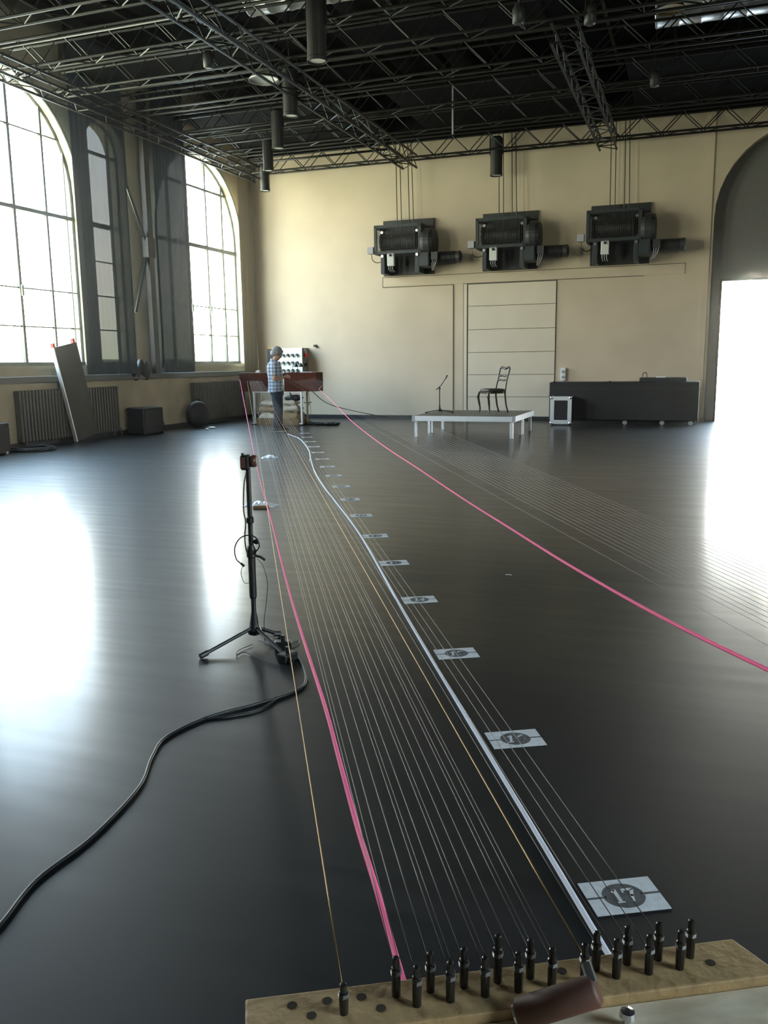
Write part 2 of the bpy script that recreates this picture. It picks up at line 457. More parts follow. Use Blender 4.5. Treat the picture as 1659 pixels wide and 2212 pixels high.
# ------------------------------------------------------------------ ceiling structure
struct(MB().box(XL, XR, 3.2, 3.4, 7.45, ZC).build('trim_13', 'ceiling'))
jm = MB()
for k in range(17): 
    x = -11+k*1.15; jm.box(x-.03, x+.03, 4, YB-.05, 7.55, 7.72)
struct(jm.build('trim_14', 'black_metal'))
for k, (x0, x1, y0, y1) in enumerate([(-11.3,-7.3,9.2,10.8),(-11.3,-7.2,13.9,15.0),(-6.0,-2.5,14.2,15.4),(-6.3,-2.5,17.5,19.1),(-1.5,3.6,17.5,19.1),(-11.3,-7.2,17.5,19.1),(-1.6,2,11.8,12.7),(-6.1,-2.5,9.4,10.9),(-11.3,-7.2,19.3,20.9),(-6.3,-2.5,19.3,20.9),(-1.5,3.6,19.3,20.9)]):
    o = MB().rbox(x0, x1, y0, y1, 6.92, 6.99, .03).build('ceiling_panel', 'black_cloth')
    tag(o, 'black acoustic panel lying above the lighting trusses', 'panel', 'black panels above the trusses')

def truss(label, A, B, wdt=.30, hgt=.42, pitch=.42, rc=.024, rw=.011, mt='black_metal', ladder=False):
    A = Vector(A); B = Vector(B); L = (B-A).length; d = (B-A).normalized(); s = Vector((-d.y, d.x, 0)); up = Vector((0,0,1))
    t_ = thing('lighting_truss', label, 'truss', A, 0, 'lighting trusses under the ceiling')
    def P(x, i, j): return d*x+s*(i*wdt/2)+up*(j*hgt)
    for i in (-1, 1):
        for j in (0, 1):
            MB().tube([P(0,i,j), P(L,i,j)], rc, 6).build('chord', mt, t_)
    lt = MB(); n = int(L/pitch)
    for k in range(n):
        x0 = k*L/n; x1 = (k+1)*L/n; q = k % 2
        for i in (-1, 1): lt.tube([P(x0,i,q), P(x1,i,1-q)], rw, 4)
        lt.tube([P(x0,-1 if q else 1,0), P(x1,1 if q else -1,0)], rw, 4)
        if k % 4 == 0:
            lt.tube([P(x0,-1,0), P(x0,1,0)], rw, 4)
    lt.build('lattice', mt, t_)
    return t_
def X_truss(y, z, label, x0=-11.2, x1=5.5, **k): return truss(label, (x0, y, z), (x1, y, z), **k)
X_truss(20.55, 6.28, 'dark lattice truss running along the top of the back wall')
X_truss(18.85, 6.42, 'dark cross truss second in front of the back wall')
X_truss(17.2, 6.42, 'dark cross truss third in front of the back wall')
X_truss(15.15, 6.35, 'dark cross truss fourth in front of the back wall')
X_truss(13.6, 6.35, 'dark cross truss fifth from the back wall, just beyond the silver duct')
X_truss(12.35, 6.35, 'dark cross truss sixth from the back wall, just before the silver duct')
X_truss(10.75, 6.4, 'dark cross truss nearest, at the top edge of the photo')
truss('pale lattice truss close beside the tall windows', (-10.62, 8.5, 6.02), (-10.62, 20.3, 6.02), wdt=.3, hgt=.28)
truss('long lattice truss meeting the back wall left of the winches', (-6.62, 8.5, 6.01), (-6.62, 20.3, 6.01), wdt=.34, hgt=.28, pitch=.36)
truss('square lattice truss meeting the back wall right of the middle winch', (-2.02, 13.4, 6.01), (-2.02, 20.3, 6.01), wdt=.36, hgt=.28, pitch=.4)
# pipes beside trusses
for (y, z, lb) in ((11.35,6.341,'thin black pipe across the ceiling nearest the camera'),(14.4,6.341,'thin black pipe across the ceiling above the middle of the windows'),(16.6,6.341,'thin black pipe across the ceiling beyond the leaning board'),(17.75,6.341,'thin black pipe across the ceiling just before the corner window'),(19.7,6.341,'thin black pipe across the ceiling over the brown boxes')):
    tag(MB().tube([(-11.2, y, z), (-6.9 if y > 14 else 4, y, z)], .026, 8).build('rigging_pipe', 'black_metal', smooth=True), lb, 'pipe', 'rigging pipes')
# ducts
def duct(name, label, x0, x1, y, z, r):
    mb = MB(); prof = []; x = x0
    while x < x1:
        prof += [(r, x), (r*1.035, x+.02), (r*1.035, x+.04), (r, x+.06)]; x += .35
    prof.append((r, x1)); mb.lathe(prof, (0, y, z), 'x', 24)
    return tag(mb.build(name, 'duct', smooth=True), label, 'duct')
duct('ventilation_duct', 'silver ribbed ventilation duct above the trusses at top centre', -7.0, 2.5, 13.2, 7.22, .26)
duct('ventilation_duct', 'silver ribbed ventilation duct near the top right corner', -.9, 5, 16.2, 7.25, .28)

# hanging cylinders
def cyl_lamp(label, px, py, w_, group='black cylinders hanging from the trusses'):
    Z = .275*F/w_; P = CAM+ray(px, py)*Z
    k = (5.72-HC)/(P.z-HC); P = CAM+(P-CAM)*k; r = .1375*k; h = .84*k
    t_ = thing('hanging_cylinder_lamp', label, 'lamp', P, 0, group)
    b_ = MB().lathe([(r*.9,.03),(r,.03),(r,.0),(r*1.04,0),(r*1.04,.05),(r,.06),(r,h-.04),(r*.8,h)], n=24).build('lamp_body', 'dull_black', t_, smooth=False)
    MB().lathe([(r*.88,.02),(r*.88,.034)], n=24).build('lamp_lens', 'lamp_face', t_)
    MB().tube([(-r-.015,0,h*.55),(-r-.015,0,h+.12),(r+.015,0,h+.12),(r+.015,0,h*.55)], .012, 6).build('yoke', 'black_metal', t_)
    MB().tube([(0,0,h+.12),(0,0,7.9-P.z)], .016, 6).build('hanger', 'black_metal', t_)
    return t_
cyl_lamp('largest black hanging cylinder lamp, nearest the camera', 685, 134, 42)
cyl_lamp('second black hanging cylinder lamp of the row, below the nearest', 628, 252, 32)
cyl_lamp('third black hanging cylinder lamp of the row over the strings', 601, 322, 26)
cyl_lamp('fourth black hanging cylinder lamp, half hidden by the last', 580, 370, 22)
cyl_lamp('smallest black hanging cylinder lamp near the far left corner', 573, 413, 20)
cyl_lamp('black hanging cylinder lamp alone in front of the middle winch', 1072, 380, 26, None)

tag(MB().box(-11.2, 5.5, 20.78, 20.80, 6.74, 7.89).build('black_valance', 'ceiling'), 'black cloth valance hanging behind the top of the back wall truss', 'cloth')
# small ceiling things
P = onz(570, 168, 6.2)
t_ = thing('pendant_lamp', 'pale round pendant lamp between trusses left of the cylinders', 'lamp', P)
MB().lathe([(.03,.0),(.24,-.01),(.26,-.05),(.20,.04),(.06,.10),(.02,.12)], n=28).build('lamp_shade', 'box_grey', t_, smooth=True)
MB().tube([(0,0,.1),(0,0,.9)], .01, 6).build('hanger', 'black_metal', t_)
P = onz(1448, 14, 6.6)
t_ = thing('pendant_lamp', 'tan round pendant lamp at the top right edge', 'lamp', P)
MB().lathe([(.03,.0),(.20,-.01),(.22,-.05),(.17,.05),(.06,.10),(.02,.12)], n=28).build('lamp_shade', 'panel_wood', t_, smooth=True)
MB().tube([(0,0,.1),(0,0,.9)], .01, 6).build('hanger', 'black_metal', t_)
P = onz(978, 290, 6.0)
t_ = thing('hanging_pole', 'thin grey pole hanging from the ceiling panels at centre', 'pole', P)
MB().tube([(0,0,0),(0,0,1.2)], .02, 8).build('pole', 'plastic_grey', t_)
for (px, py, lb) in ((1120,30,'small grey spotlight on a truss at top centre'), (1275,32,'small grey spotlight on a truss at top right'), (450,128,'small pale spotlight on the cross truss above the left curtains'), (1415,170,'small grey spotlight high on the right')):
    P = onz(px, py, 6.35)
    t_ = thing('spotlight', lb, 'lamp', P, random.uniform(0, 6))
    MB().lathe([(.05,-.14),(.085,-.12),(.09,.05),(.06,.12),(.02,.13)], n=18).build('lamp_body', 'grey_black', t_, smooth=True)
    MB().tube([(-.1,0,0),(-.1,0,.16),(.1,0,.16),(.1,0,0)], .01, 5).build('yoke', 'black_metal', t_)
    MB().tube([(0,0,.16),(0,0,7.9-6.35)], .01, 6).build('hanger', 'black_metal', t_)

# ------------------------------------------------------------------ curtains, post and brace on the left
def curtain(label, y0, y1, z0, z1, mt='scrim'):
    n = 60; rows = 10; mb = MB(); vs = []; fs = []
    for i in range(rows+1):
        for j in range(n+1):
            y = y0+(y1-y0)*j/n; z = z0+(z1-z0)*i/rows
            fold = .010*math.sin(j*.35+.3*math.sin(i*.4))+.004*math.sin(j*1.1+1)
            vs.append((XL+.30+fold, y+.006*math.sin(i*.6+j*.2), z))
    for i in range(rows):
        for j in range(n):
            a = i*(n+1)+j; fs.append((a, a+1, a+n+2, a+n+1))
    mb.add(vs, fs)
    o = mb.build('gauze_curtain', mt, smooth=True)
    return tag(o, label, 'curtain')
curtain('dark see-through gauze curtain between the nearer window and the steel post', 13.98, 15.62, 1.285, 7.88)
curtain('dark gauze curtain between the steel post and the far corner window', 16.62, 17.88, 1.285, 7.88, 'scrim_dense')
curtain('tan curtain hanging in the far corner right of the corner window', 20.3, 21.079, 1.27, 7.88, 'scrim_tan')
t_ = thing('steel_post', 'dark steel post with diagonal braces between the two gauze curtains', 'post', (XL+.22, 16.42, 1.28))
MB().box(-.06,.06,-.09,.09,0,5.9).build('post', 'grey_black', t_, bevel=.006)
MB().tube([(0,-.05,2.75),(0,-.68,3.9),(0,-.7,5.2)], .035, 4).build('brace', 'grey_black', t_)
MB().tube([(0,-.05,2.65),(0,-.62,1.3)], .035, 4).build('brace', 'grey_black', t_)
MB().box(-.07,.07,-.14,.12,2.5,2.92).build('gusset_plate', 'grey_black', t_)
# cloth heap on ledge
mb = MB()
for k in range(7): mb.ball((XL+.16+random.uniform(-.03,.03), 15.62+k*.08, 1.34+.07*math.sin(k*2.1)), .09, .10, random.uniform(.10,.22), 10, 7)
tag(mb.build('crumpled_cloth', 'dull_black', smooth=True), 'heap of black cloth on the ledge at the foot of the steel post', 'cloth')

# radiators
def radiator(label, y0, y1):
    t_ = thing('radiator', label, 'radiator', (XL+.10, y0, 0), 0, 'radiators under the windows')
    L = y1-y0; n = 34; f_ = MB()
    for k in range(n):
        y = L*(k+.5)/n; f_.rbox(.03, .15, y-L/n*.30, y+L/n*.30, .10, 1.03, .012, 2)
    f_.build('fins', 'radiator', t_)
    MB().box(.05, .12, 0, L, .12, .17).build('header_pipe', 'radiator', t_)
    MB().box(.05, .12, 0, L, .96, 1.01).build('header_pipe', 'radiator', t_)
    MB().tube([(.09, L, .15), (.09, L+.08, .15), (.09, L+.08, 0)], .015, 6).build('feed_pipe', 'radiator', t_)
    for y in (.15, L-.15): MB().box(.05, .11, y-.02, y+.02, 0, .12).build('foot', 'radiator', t_)
radiator('long finned radiator behind the leaning board, under the nearer window', 12.15, 15.0)
radiator('finned radiator left of the brown boxes, under the corner window', 17.9, 20.4)

# leaning board
A = Vector((XL+.36, 13.44, .01)); B = Vector((XL+.24, 13.12, 1.80)); up = (B-A); L = up.length; up.normalize()
sd_ = Vector((0, 1, 0)); sd_ = (sd_-up*sd_.dot(up)).normalized(); nn = sd_.cross(up)
t_ = thing('leaning_board', 'tall olive board leaning against the window ledge above the radiator', 'board', A)
MB().obox(up*(L/2)+sd_*.34, sd_*.33, nn*.03, up*(L/2)).build('panel', 'olive_board', t_, bevel=.004)
MB().obox(up*(L/2), sd_*.012, nn*.036, up*(L/2)).build('edge_strip', 'aluminium', t_)
for q in (.02, .60):
    MB().obox(up*(L+.03)+sd_*q, sd_*.025, nn*.03, up*.05).build('corner_clip', 'red', t_)

# black loudspeaker
sp = thing('loudspeaker', 'black box loudspeaker on the floor between the two radiators', 'speaker', (XL+.50, 15.5, 0), math.radians(-8))
MB().rbox(-.24, .24, -.30, .32, 0, .57, .03).build('enclosure', 'dull_black', sp)
MB().box(.245, .255, -.25, .27, .05, .52).build('grille', 'grey_black', sp)
MB().tube(smooth_path([(.1,.34,.25),(.1,.44,.24),(.1,.50,.12),(.12,.50,.01)]), .008, 6).build('cable', 'rubber', sp)
# round black bag
P = onz(425, 932)
t_ = thing('drum_bag', 'round black bag standing in front of the corner radiator', 'bag', (-10.95, 17.35, 0), math.radians(70))
MB().lathe([(.05,-.12),(.26,-.11),(.30,-.06),(.31,.0),(.30,.06),(.26,.11),(.05,.12)], (0,0,.31), 'y', 26).build('bag_body', 'dull_black', t_, smooth=True)
MB().tube(smooth_path([(-.08,0,.61),(-.05,0,.66),(.05,0,.66),(.08,0,.61)]), .012, 6).build('handle', 'rubber', t_)
# floor bits on the left
def coil(name, label, c, R, n=4, r=.008, mt='rubber', sx=1.0):
    pts = []
    for k in range(n*18):
        a = 2*PI*k/18; rr_ = R*(1+.18*math.sin(k*.21)); pts.append((c[0]+rr_*math.cos(a)*sx, c[1]+rr_*math.sin(a), r+.002+.010*(k//18)+.004*math.sin(k)))
    return tag(MB().tube(pts, r, 6).build(name, mt, smooth=True), label, 'cable')
coil('coiled_cable', 'black cable coiled on the floor at the left edge under the radiator', (-10.9, 11.9, 0), .32, 6, .012)
t_ = thing('equipment_box', 'dark box standing on the floor at the left edge', 'box', (-11.15, 11.15, 0))
MB().rbox(-.2,.2,-.3,.3,0,.52,.02).build('box_body', 'dull_black', t_); MB().box(-.205,.205,-.305,.305,.40,.415).build('lid_seam', 'grey_black', t_)
for (px, py, lb) in ((12,980,'white tape roll lying on the floor at the left edge'), (44,976,'small white tape roll beside the coiled cable')):
    P = onz(px, py)
    mb = MB(); mb.lathe([(.025,.0),(.05,.0),(.05,.04),(.025,.04),(.025,.002)], n=20)
    tag(mb.build('tape_roll', 'plastic_white', loc=(P.x, P.y, 0), smooth=False), lb, 'tape')
for (px, py, lb) in ((458,926,'white crumpled paper on the floor beneath the corner radiator'), (448,929,'small paper scrap beneath the corner radiator')):
    P = onz(px, py); mb = MB(); mb.ball((0,0,.025), .10 if px == 458 else .04, .05, .025, 10, 6)
    tag(mb.build('paper_scrap', 'plastic_white', loc=(P.x, P.y, 0)), lb, 'paper')

# ------------------------------------------------------------------ winches on the back wall
def winch(label, x0, cab_box=True):
    t_ = thing('wall_winch', label, 'winch', (x0, YB, 3.62), 0, 'cable winches on the back wall')
    MB().box(0, 1.33, -.07, 0, 0, 1.34).build('back_plate', 'grey_black', t_)
    fr = MB(); y0 = -.66; y1 = -.07; z0 = .50; z1 = 1.12; W_ = 1.14; q = .035
    for z in (z0, z1):
        fr.box(0, W_, y0, y0+q*1.6, z-q, z+q)
        for x in (0, W_): fr.box(x-q, x+q, y0, y1, z-q, z+q)
    for x in (0, W_): fr.box(x-q, x+q, y0, y0+q*1.6, z0, z1)
    fr.build('cage_frame', 'blue_steel', t_)
    ms = MB()
    for k in range(1, 27): ms.box(W_*k/27-.003, W_*k/27+.003, y0+.02, y0+.026, z0, z1)
    for k in range(1, 10): ms.box(-.003, .003, y0+(y1-y0)*k/10-.003, y0+(y1-y0)*k/10+.003, z0, z1)
    for k in range(1, 12):
        z = z0+(z1-z0)*k/12; ms.box(-.003, .003, y0, y1, z-.003, z+.003); ms.box(0, W_, y0+.02, y0+.025, z-.002, z+.002)
    ms.build('wire_mesh', 'grey_black', t_)
    MB().lathe([(.05,.08),(.25,.08),(.25,.12),(.19,.13)]+[(.19+.008*(k % 2), .14+.02*k) for k in range(41)]+[(.25,.96),(.25,1.0),(.05,1.0)], (0,-.36,.78), 'x', 24).build('drum', 'dull_black', t_)
    for x in (.12, 1.02):
        MB().box(x, x+.10, -.62, -.07, 0.0, .50).build('side_bracket', 'blue_steel', t_, bevel=.005)
        MB().lathe([(.035,0),(.035,.02),(.02,.03)], (x+.05, -.66, .98), 'y', 8).build('bolt', 'steel', t_)
        MB().lathe([(.035,0),(.035,.02),(.02,.03)], (x+.05, -.66, .42), 'y', 8).build('bolt', 'steel', t_)
    MB().lathe([(.20,1.14),(.32,1.16),(.34,1.24),(.34,1.38),(.30,1.46),(.18,1.48)], (0,-.40,.72), 'x', 28).build('gear_housing', 'grey_black', t_)
    MB().rbox(1.06, 1.38, -.62, -.12, .12, .60, .04).build('gearbox', 'blue_steel', t_)
    pr = [(.05,1.36),(.13,1.38)]
    for k in range(14): pr += [(.145,1.50+.035*k),(.145,1.515+.035*k),(.128,1.516+.035*k),(.128,1.534+.035*k)]
    pr += [(.14,2.0),(.145,2.09),(.10,2.12),(.03,2.12)]
    MB().lathe(pr, (0,-.38,.34), 'x', 24).build('motor', 'grey_black', t_)
    MB().box(1.42, 1.58, -.62, -.48, .28, .46).build('terminal_box', 'grey_black', t_)
    MB().rbox(.30, .48, -.66, -.56, .18, .50, .012).build('control_box', 'box_grey', t_)
    MB().lathe([(.03,0),(.03,-.03),(.018,-.035)], (.39,-.66,.43), 'y', 12).build('switch_knob', 'dull_black', t_)
    cb = MB()
    for k in range(3): cb.tube(smooth_path([(.33+.05*k,-.60,.18),(.33+.05*k,-.60,.10),(.34+.05*k,-.45,.05)]), .009, 5)
    for k in range(3): cb.tube(smooth_path([(1.45+.05*k,-.58,.28),(1.44+.04*k,-.60,.16),(1.38+.02*k,-.40,.05)]), .009, 5)
    cb.build('cables', 'plastic_grey', t_)
    MB().box(-.24, -.09, -.60, -.44, .50, .66).build('limit_switch_box', 'plastic_grey', t_)
    MB().tube(smooth_path([(-.16,-.5,.50),(-.14,-.5,.36),(-.05,-.4,.30),(.05,-.1,.38)]), .010, 6).build('switch_cable', 'rubber', t_)
    for x, x2 in ((.44,.40),(.55,.50),(.76,.70),(.87,.78)):
        MB().tube([(x,-.25,1.0),(x2,-.25,4.2)], .011, 6).build('hoist_cable', 'dull_black', t_)
    return t_
w0 = winch('left grey wall winch in full view, nearest the brown boxes', -7.57)
dup(w0, (-5.00, YB, 3.62), label='middle grey wall winch above the panelled door')
dup(w0, (-2.43, YB, 3.62), label='right grey wall winch, nearest the arch')

# wall socket, switch cabinet, wall bits
t_ = thing('wall_socket', 'white double wall socket just right of the panelled door', 'socket', (-2.99, YB, .97))
MB().rbox(-.06, .06, -.07, 0, 0, .30, .01).build('socket_plate', 'plastic_white', t_)
for z in (.08, .21): MB().lathe([(.04,0),(.04,-.012),(.02,-.014)], (0,-.07,z), 'y', 16).build('outlet', 'plastic_grey', t_)
MB().tube([(0,-.03,0),(0,-.03,-.97)], .012, 6).build('conduit', 'plastic_white', t_)

t_ = thing('switch_cabinet', 'pale green cabinet with rows of sockets on the wall behind the person', 'cabinet', (-10.30, YB-.38, 1.12))
MB().box(-.26, .52, 0, .38, 0, .74).build('cabinet_body', 'cabinet_side', t_)
MB().box(-.26, .52, -.015, 0, 0, .74).build('front_plate', 'cabinet_green', t_)
for r_ in range(3):
    for c_ in range(5):
        x = -.16+c_*.135; z = .16+r_*.20
        o = MB().lathe([(.035,0),(.035,-.03),(.028,-.035),(.028,-.06)], (x,-.015,z), 'y', 12).build('socket', 'grey_black', t_)
        MB().box(x-.03, x+.03, -.07, -.02, z-.045, z-.02).build('socket_flap', 'plastic_grey', o)
MB().rbox(.53, .60, .08, .20, .50, .60, .01).build('red_plug', 'red', t_)
MB().tube(smooth_path([(.56,.14,.60),(.55,.12,.68),(.50,.1,.76)]), .012, 6).build('plug_cable', 'plastic_white', t_)
MB().lathe([(.05,.52),(.05,.56),(.02,.57)], (0,.16,.30), 'x', 12).build('side_socket', 'dull_black', t_)
t_ = thing('fuse_box', 'black box with yellow top edge on the wall near the corner', 'box', (-10.75, YB, 1.40))
MB().box(-.15, .15, -.22, 0, 0, .46).build('box_body', 'dull_black', t_); MB().box(-.14, .14, -.21, -.02, .46, .48).build('top_strip', 'yellow', t_)
MB().box(-.05, .04, -.226, -.22, .30, .40).build('front_label', 'plastic_grey', t_)
P = onY(683, 747, YB)
t_ = thing('wall_bracket', 'small dark bracket alone on the wall right of the cabinet', 'bracket', (P.x, YB, P.z))
MB().rbox(-.06,.02,-.06,0,-.03,.03,.01).build('bracket_arm', 'dull_black', t_); MB().tube([(0,-.04,0),(.06,-.05,-.05)], .014, 6).build('hook', 'dull_black', t_)

# ------------------------------------------------------------------ resonator boxes on their stand
t_ = thing('resonator_box', 'long dark red-brown wooden resonator box on a metal stand by the person', 'box', (-10.34, 18.3, 0))
bx = MB()
bx.box(0, .86, 0, .40, .805, 1.245); bx.build('left_body', 'box_wood', t_, bevel=.006)
MB().box(1.20, 2.03, 0, .40, .805, 1.245).build('right_body', 'box_wood', t_, bevel=.006)
MB().box(-.005, .865, -.004, .404, 1.02, 1.03).build('seam', 'dull_black', t_)
MB().box(1.195, 2.035, -.004, .404, 1.02, 1.03).build('seam', 'dull_black', t_)
MB().box(.86, 1.20, .02, .06, .805, .95).build('bridge_panel', 'panel_wood', t_)
MB().box(.86, 1.20, .02, .06, 1.10, 1.235).build('bridge_panel', 'box_wood', t_)
for x in (.36, 1.62):
    for y in (.04, .36):
        MB().box(x-.02, x+.02, y-.02, y+.02, 0, .805).build('leg', 'aluminium' if y < .1 else 'panel_wood', t_)
    MB().box(x-.03, x+.03, -.1, .5, 0, .03).build('foot', 'dull_black', t_)
MB().box(.36, 1.62, .03, .05, .03, .06).build('stretcher', 'aluminium', t_)
MB().box(.36, 1.62, .03, .05, .775, .805).build('stretcher', 'aluminium', t_)

# sacks and crate below
def sack(label, c, sx, sy, sz, rz, mt):
    mb = MB(); n, m_ = 20, 10; rings = []
    for i in range(m_+1):
        ph = -PI/2+PI*min(max(i, .06), m_-.06)/m_; rg = []
        for k in range(n):
            a = 2*PI*k/n; cs, sn = math.cos(a), math.sin(a)
            q = .55; X = sx*abs(cs)**q*(1 if cs > 0 else -1)*math.cos(ph)**.6; Y = sy*abs(sn)**q*(1 if sn > 0 else -1)*math.cos(ph)**.6
            wv = 1+.08*math.sin(5*a+c[0]*9)+.05*math.sin(9*a+i)
            rg.append((X*wv, Y*wv, sz*math.sin(ph)*(1+.25*math.sin(3*a+c[2]*7))))
        rings.append(rg)
    mb.loft(rings); o = mb.build('sack', mt, loc=c, smooth=True); o.rotation_euler = (random.uniform(-.04,.04), random.uniform(-.05,.05), rz)
    return tag(o, label, 'sack', 'filled sacks stacked under the resonator box')
cx_, cy_ = -9.36, 18.56
t_ = thing('wooden_crate', 'low open wooden crate on the floor under the resonator box', 'crate', (cx_, cy_, 0))
for y in (-.24, .24): MB().box(-.56, .56, y-.01, y+.01, .02, .17).build('side_board', 'crate_wood', t_)
for x in (-.56, .56): MB().box(x-.01, x+.01, -.24, .24, .02, .17).build('end_board', 'crate_wood', t_)
MB().box(-.56, .56, -.24, .24, .0, .03).build('base', 'crate_wood', t_)
sack('pale sack at the left bottom of the stack in the crate', (cx_-.28, cy_, .17), .25, .21, .13, .05, 'sack_pale')
sack('brown sack at the right bottom of the stack in the crate', (cx_+.27, cy_, .19), .26, .21, .14, -.05, 'sack')
sack('brown sack in the left middle of the stack', (cx_-.30, cy_, .36), .25, .20, .085, .1, 'sack')
sack('pale sack in the right middle of the stack', (cx_+.26, cy_, .385), .26, .20, .09, 0, 'sack_pale')
sack('pale sack at the top left of the stack', (cx_-.25, cy_, .505), .23, .19, .07, -.1, 'sack_pale')
sack('pale sack right of the legs near the top of the stack', (cx_+.20, cy_, .53), .25, .19, .07, .08, 'sack_pale')
sack('dark cloth bag lying on top of the right sacks', (cx_+.34, cy_, .64), .20, .16, .065, .1, 'grey_black')

# things on the boxes
def desk_lamp(label, x):
    t_ = thing('desk_lamp', label, 'lamp', (x, 18.45, 1.245), 0, 'small clamp lamps on the resonator box')
    MB().lathe([(.04,0),(.04,.015),(.01,.02)], n=16).build('base', 'dull_black', t_)
    MB().tube(smooth_path([(0,0,.01),(0,0,.10),(.02,0,.17),(.07,0,.19)]), .006, 6).build('gooseneck', 'dull_black', t_)
    MB().lathe([(.015,.06),(.03,.03),(.055,-.02),(.058,-.03)], (.09,0,.16), 'z', 18).build('lamp_shade', 'dull_black', t_, smooth=True)
desk_lamp('left small black lamp standing on the right resonator half', -8.98)
desk_lamp('right small black lamp, beside the paper on the resonator box', -8.85)
tag(MB().box(0,.30,0,.21,0,.012).build('paper_stack', 'plastic_white', loc=(-8.72,18.33,1.247)), 'white paper stack on the right end of the resonator box', 'paper')
tag(MB().rbox(-.03,.03,-.03,.03,0,.06,.01).build('small_device', 'plastic_white', loc=(-9.87,18.42,1.247)), 'small white device on the left resonator half', 'device')
t_ = thing('hanging_clamp', 'black clamp and cable hanging under the right end of the resonator box', 'clamp', (-9.02, 18.34, .80))
MB().tube(smooth_path([(0,0,0),(.03,0,-.12),(0,.0,-.18)]), .014, 6).build('clamp', 'rubber', t_)
MB().tube(smooth_path([(0,0,0),(.12,.1,-.3),(.30,.3,-.62),(.36,.3,-.795)]), .009, 6).build('cable', 'rubber', t_)
tag(MB().tube(smooth_path([(-8.55,18.6,.8),(-8.3,18.9,.5),(-7.9,19.6,.28),(-7.35,20.6,.06),(-7.2,20.95,.012)]), .01, 6).build('power_cable', 'rubber', smooth=True), 'black cable drooping from the resonator box to the back wall', 'cable')

# ------------------------------------------------------------------ microphone stands
def tripod(t_, h, R, leg_ends, r=.011, base_z=.09):
    MB().tube([(0,0,base_z*.5),(0,0,h)], r*1.15, 10).build('pole', 'rubber', t_)
    MB().lathe([(.012,.0),(.035,.01),(.038,.03),(.025,.06),(.017,.11),(.014,.13)], (0,0,base_z*.45), 'z', 18).build('hub', 'rubber', t_)
    for ex, ey in leg_ends:
        lg = MB().tube([(0,0,base_z),(ex*.97,ey*.97,.018)], r*.85, 8).build('leg', 'rubber', t_)
        d_ = Vector((ex, ey, 0)).normalized()*.03
        MB().tube([(ex-d_.x,ey-d_.y,.022),(ex+d_.x*.4,ey+d_.y*.4,.014)], r*1.3, 8).build('rubber_foot', 'rubber', lg)
B = onz(551, 1387)
t_ = thing('camera_stand', 'black tripod stand holding a small recorder beside the left pink cord', 'stand', (B.x, B.y, 0))
def q3(px, py):
    v = onz(px, py, .02); return (v.x-B.x, v.y-B.y)
tripod(t_, .93, .3, [q3(437,1414), q3(601,1368), q3(628,1425)], .0115, .085)
MB().lathe([(.016,0),(.020,.01),(.020,.22),(.015,.23)], (0,0,.24), 'z', 14).build('lower_sleeve', 'rubber', t_)
MB().lathe([(.015,0),(.026,.01),(.026,.05),(.018,.07)], (0,0,.455), 'z', 14).build('clutch', 'rubber', t_)
MB().lathe([(.012,0),(.02,.005),(.02,.03),(.012,.04)], (0,0,.64), 'z', 12).build('clip', 'rubber', t_)
MB().lathe([(.012,-.012),(.016,0),(.012,.012)], (r0.x*.028, r0.y*.028, .545), 'y', 12).build('knob', 'rubber', t_)
MB().tube([Vector((0,0,.475)), Vector((0,0,.475))+r0*.045+Vector((0,0,-.012)), Vector((0,0,.475))+r0*.07+Vector((0,0,-.03))], .007, 6).build('wing_screw', 'rubber', t_)
def LP(a, z, d_=0): v = r0*a+Vector((-fw.x, -fw.y, 0))*d_; return (v.x, v.y, z)
MB().tube(smooth_path([LP(-.005,.92),LP(-.02,.85,.02),LP(-.028,.72,.02),LP(-.02,.65,.02),LP(-.028,.57,.02),LP(-.022,.50,.02),LP(-.005,.48,.02)]), .0035, 6).build('cable', 'rubber', t_)
MB().tube(smooth_path([LP(.0,.47,.02),LP(.045,.52,.03),LP(.035,.565,.03),LP(0,.585,.03),LP(-.05,.57,.03),LP(-.08,.52,.03),LP(-.075,.46,.03),LP(-.045,.43,.03)]), .0035, 6).build('looped_cable', 'rubber', t_)
MB().tube([LP(-.052,.437,.03),LP(-.035,.42,.03)], .0065, 8).build('connector', 'rubber', t_)
MB().tube(smooth_path([LP(-.045,.42,.02),LP(-.055,.38,.02),LP(-.04,.33,.02),LP(-.015,.33,.02)]), .0018, 5).build('thin_wire', 'rubber', t_)
MB().tube(smooth_path([LP(.03,.46,.02),LP(.06,.42,.02),LP(.08,.33,.02),LP(.07,.22,.02),LP(.055,.12,.02),LP(.05,.004,.0)]), .0018, 5).build('thin_wire', 'rubber', t_)
rec = thing('small_recorder', 'small brown and black recorder clamped on top of the foreground stand', 'recorder', (B.x, B.y, .93), az)
MB().rbox(-.036, .012, -.03, .03, -.01, .068, .012).build('recorder_body', 'dull_black', rec)
MB().lathe([(.012,0),(.030,.004),(.032,.02),(.028,.034),(.010,.036)], (.010,0,.034), 'x', 20).build('lens_barrel', 'brown_plastic', rec, smooth=True)
MB().rbox(-.034, -.010, -.032, -.029, .002, .055, .001).build('side_panel', 'brown_plastic', rec)
MB().lathe([(.006,.066),(.007,.074),(.004,.076)], (-.026,0,0), 'z', 10).build('button', 'dull_black', rec)

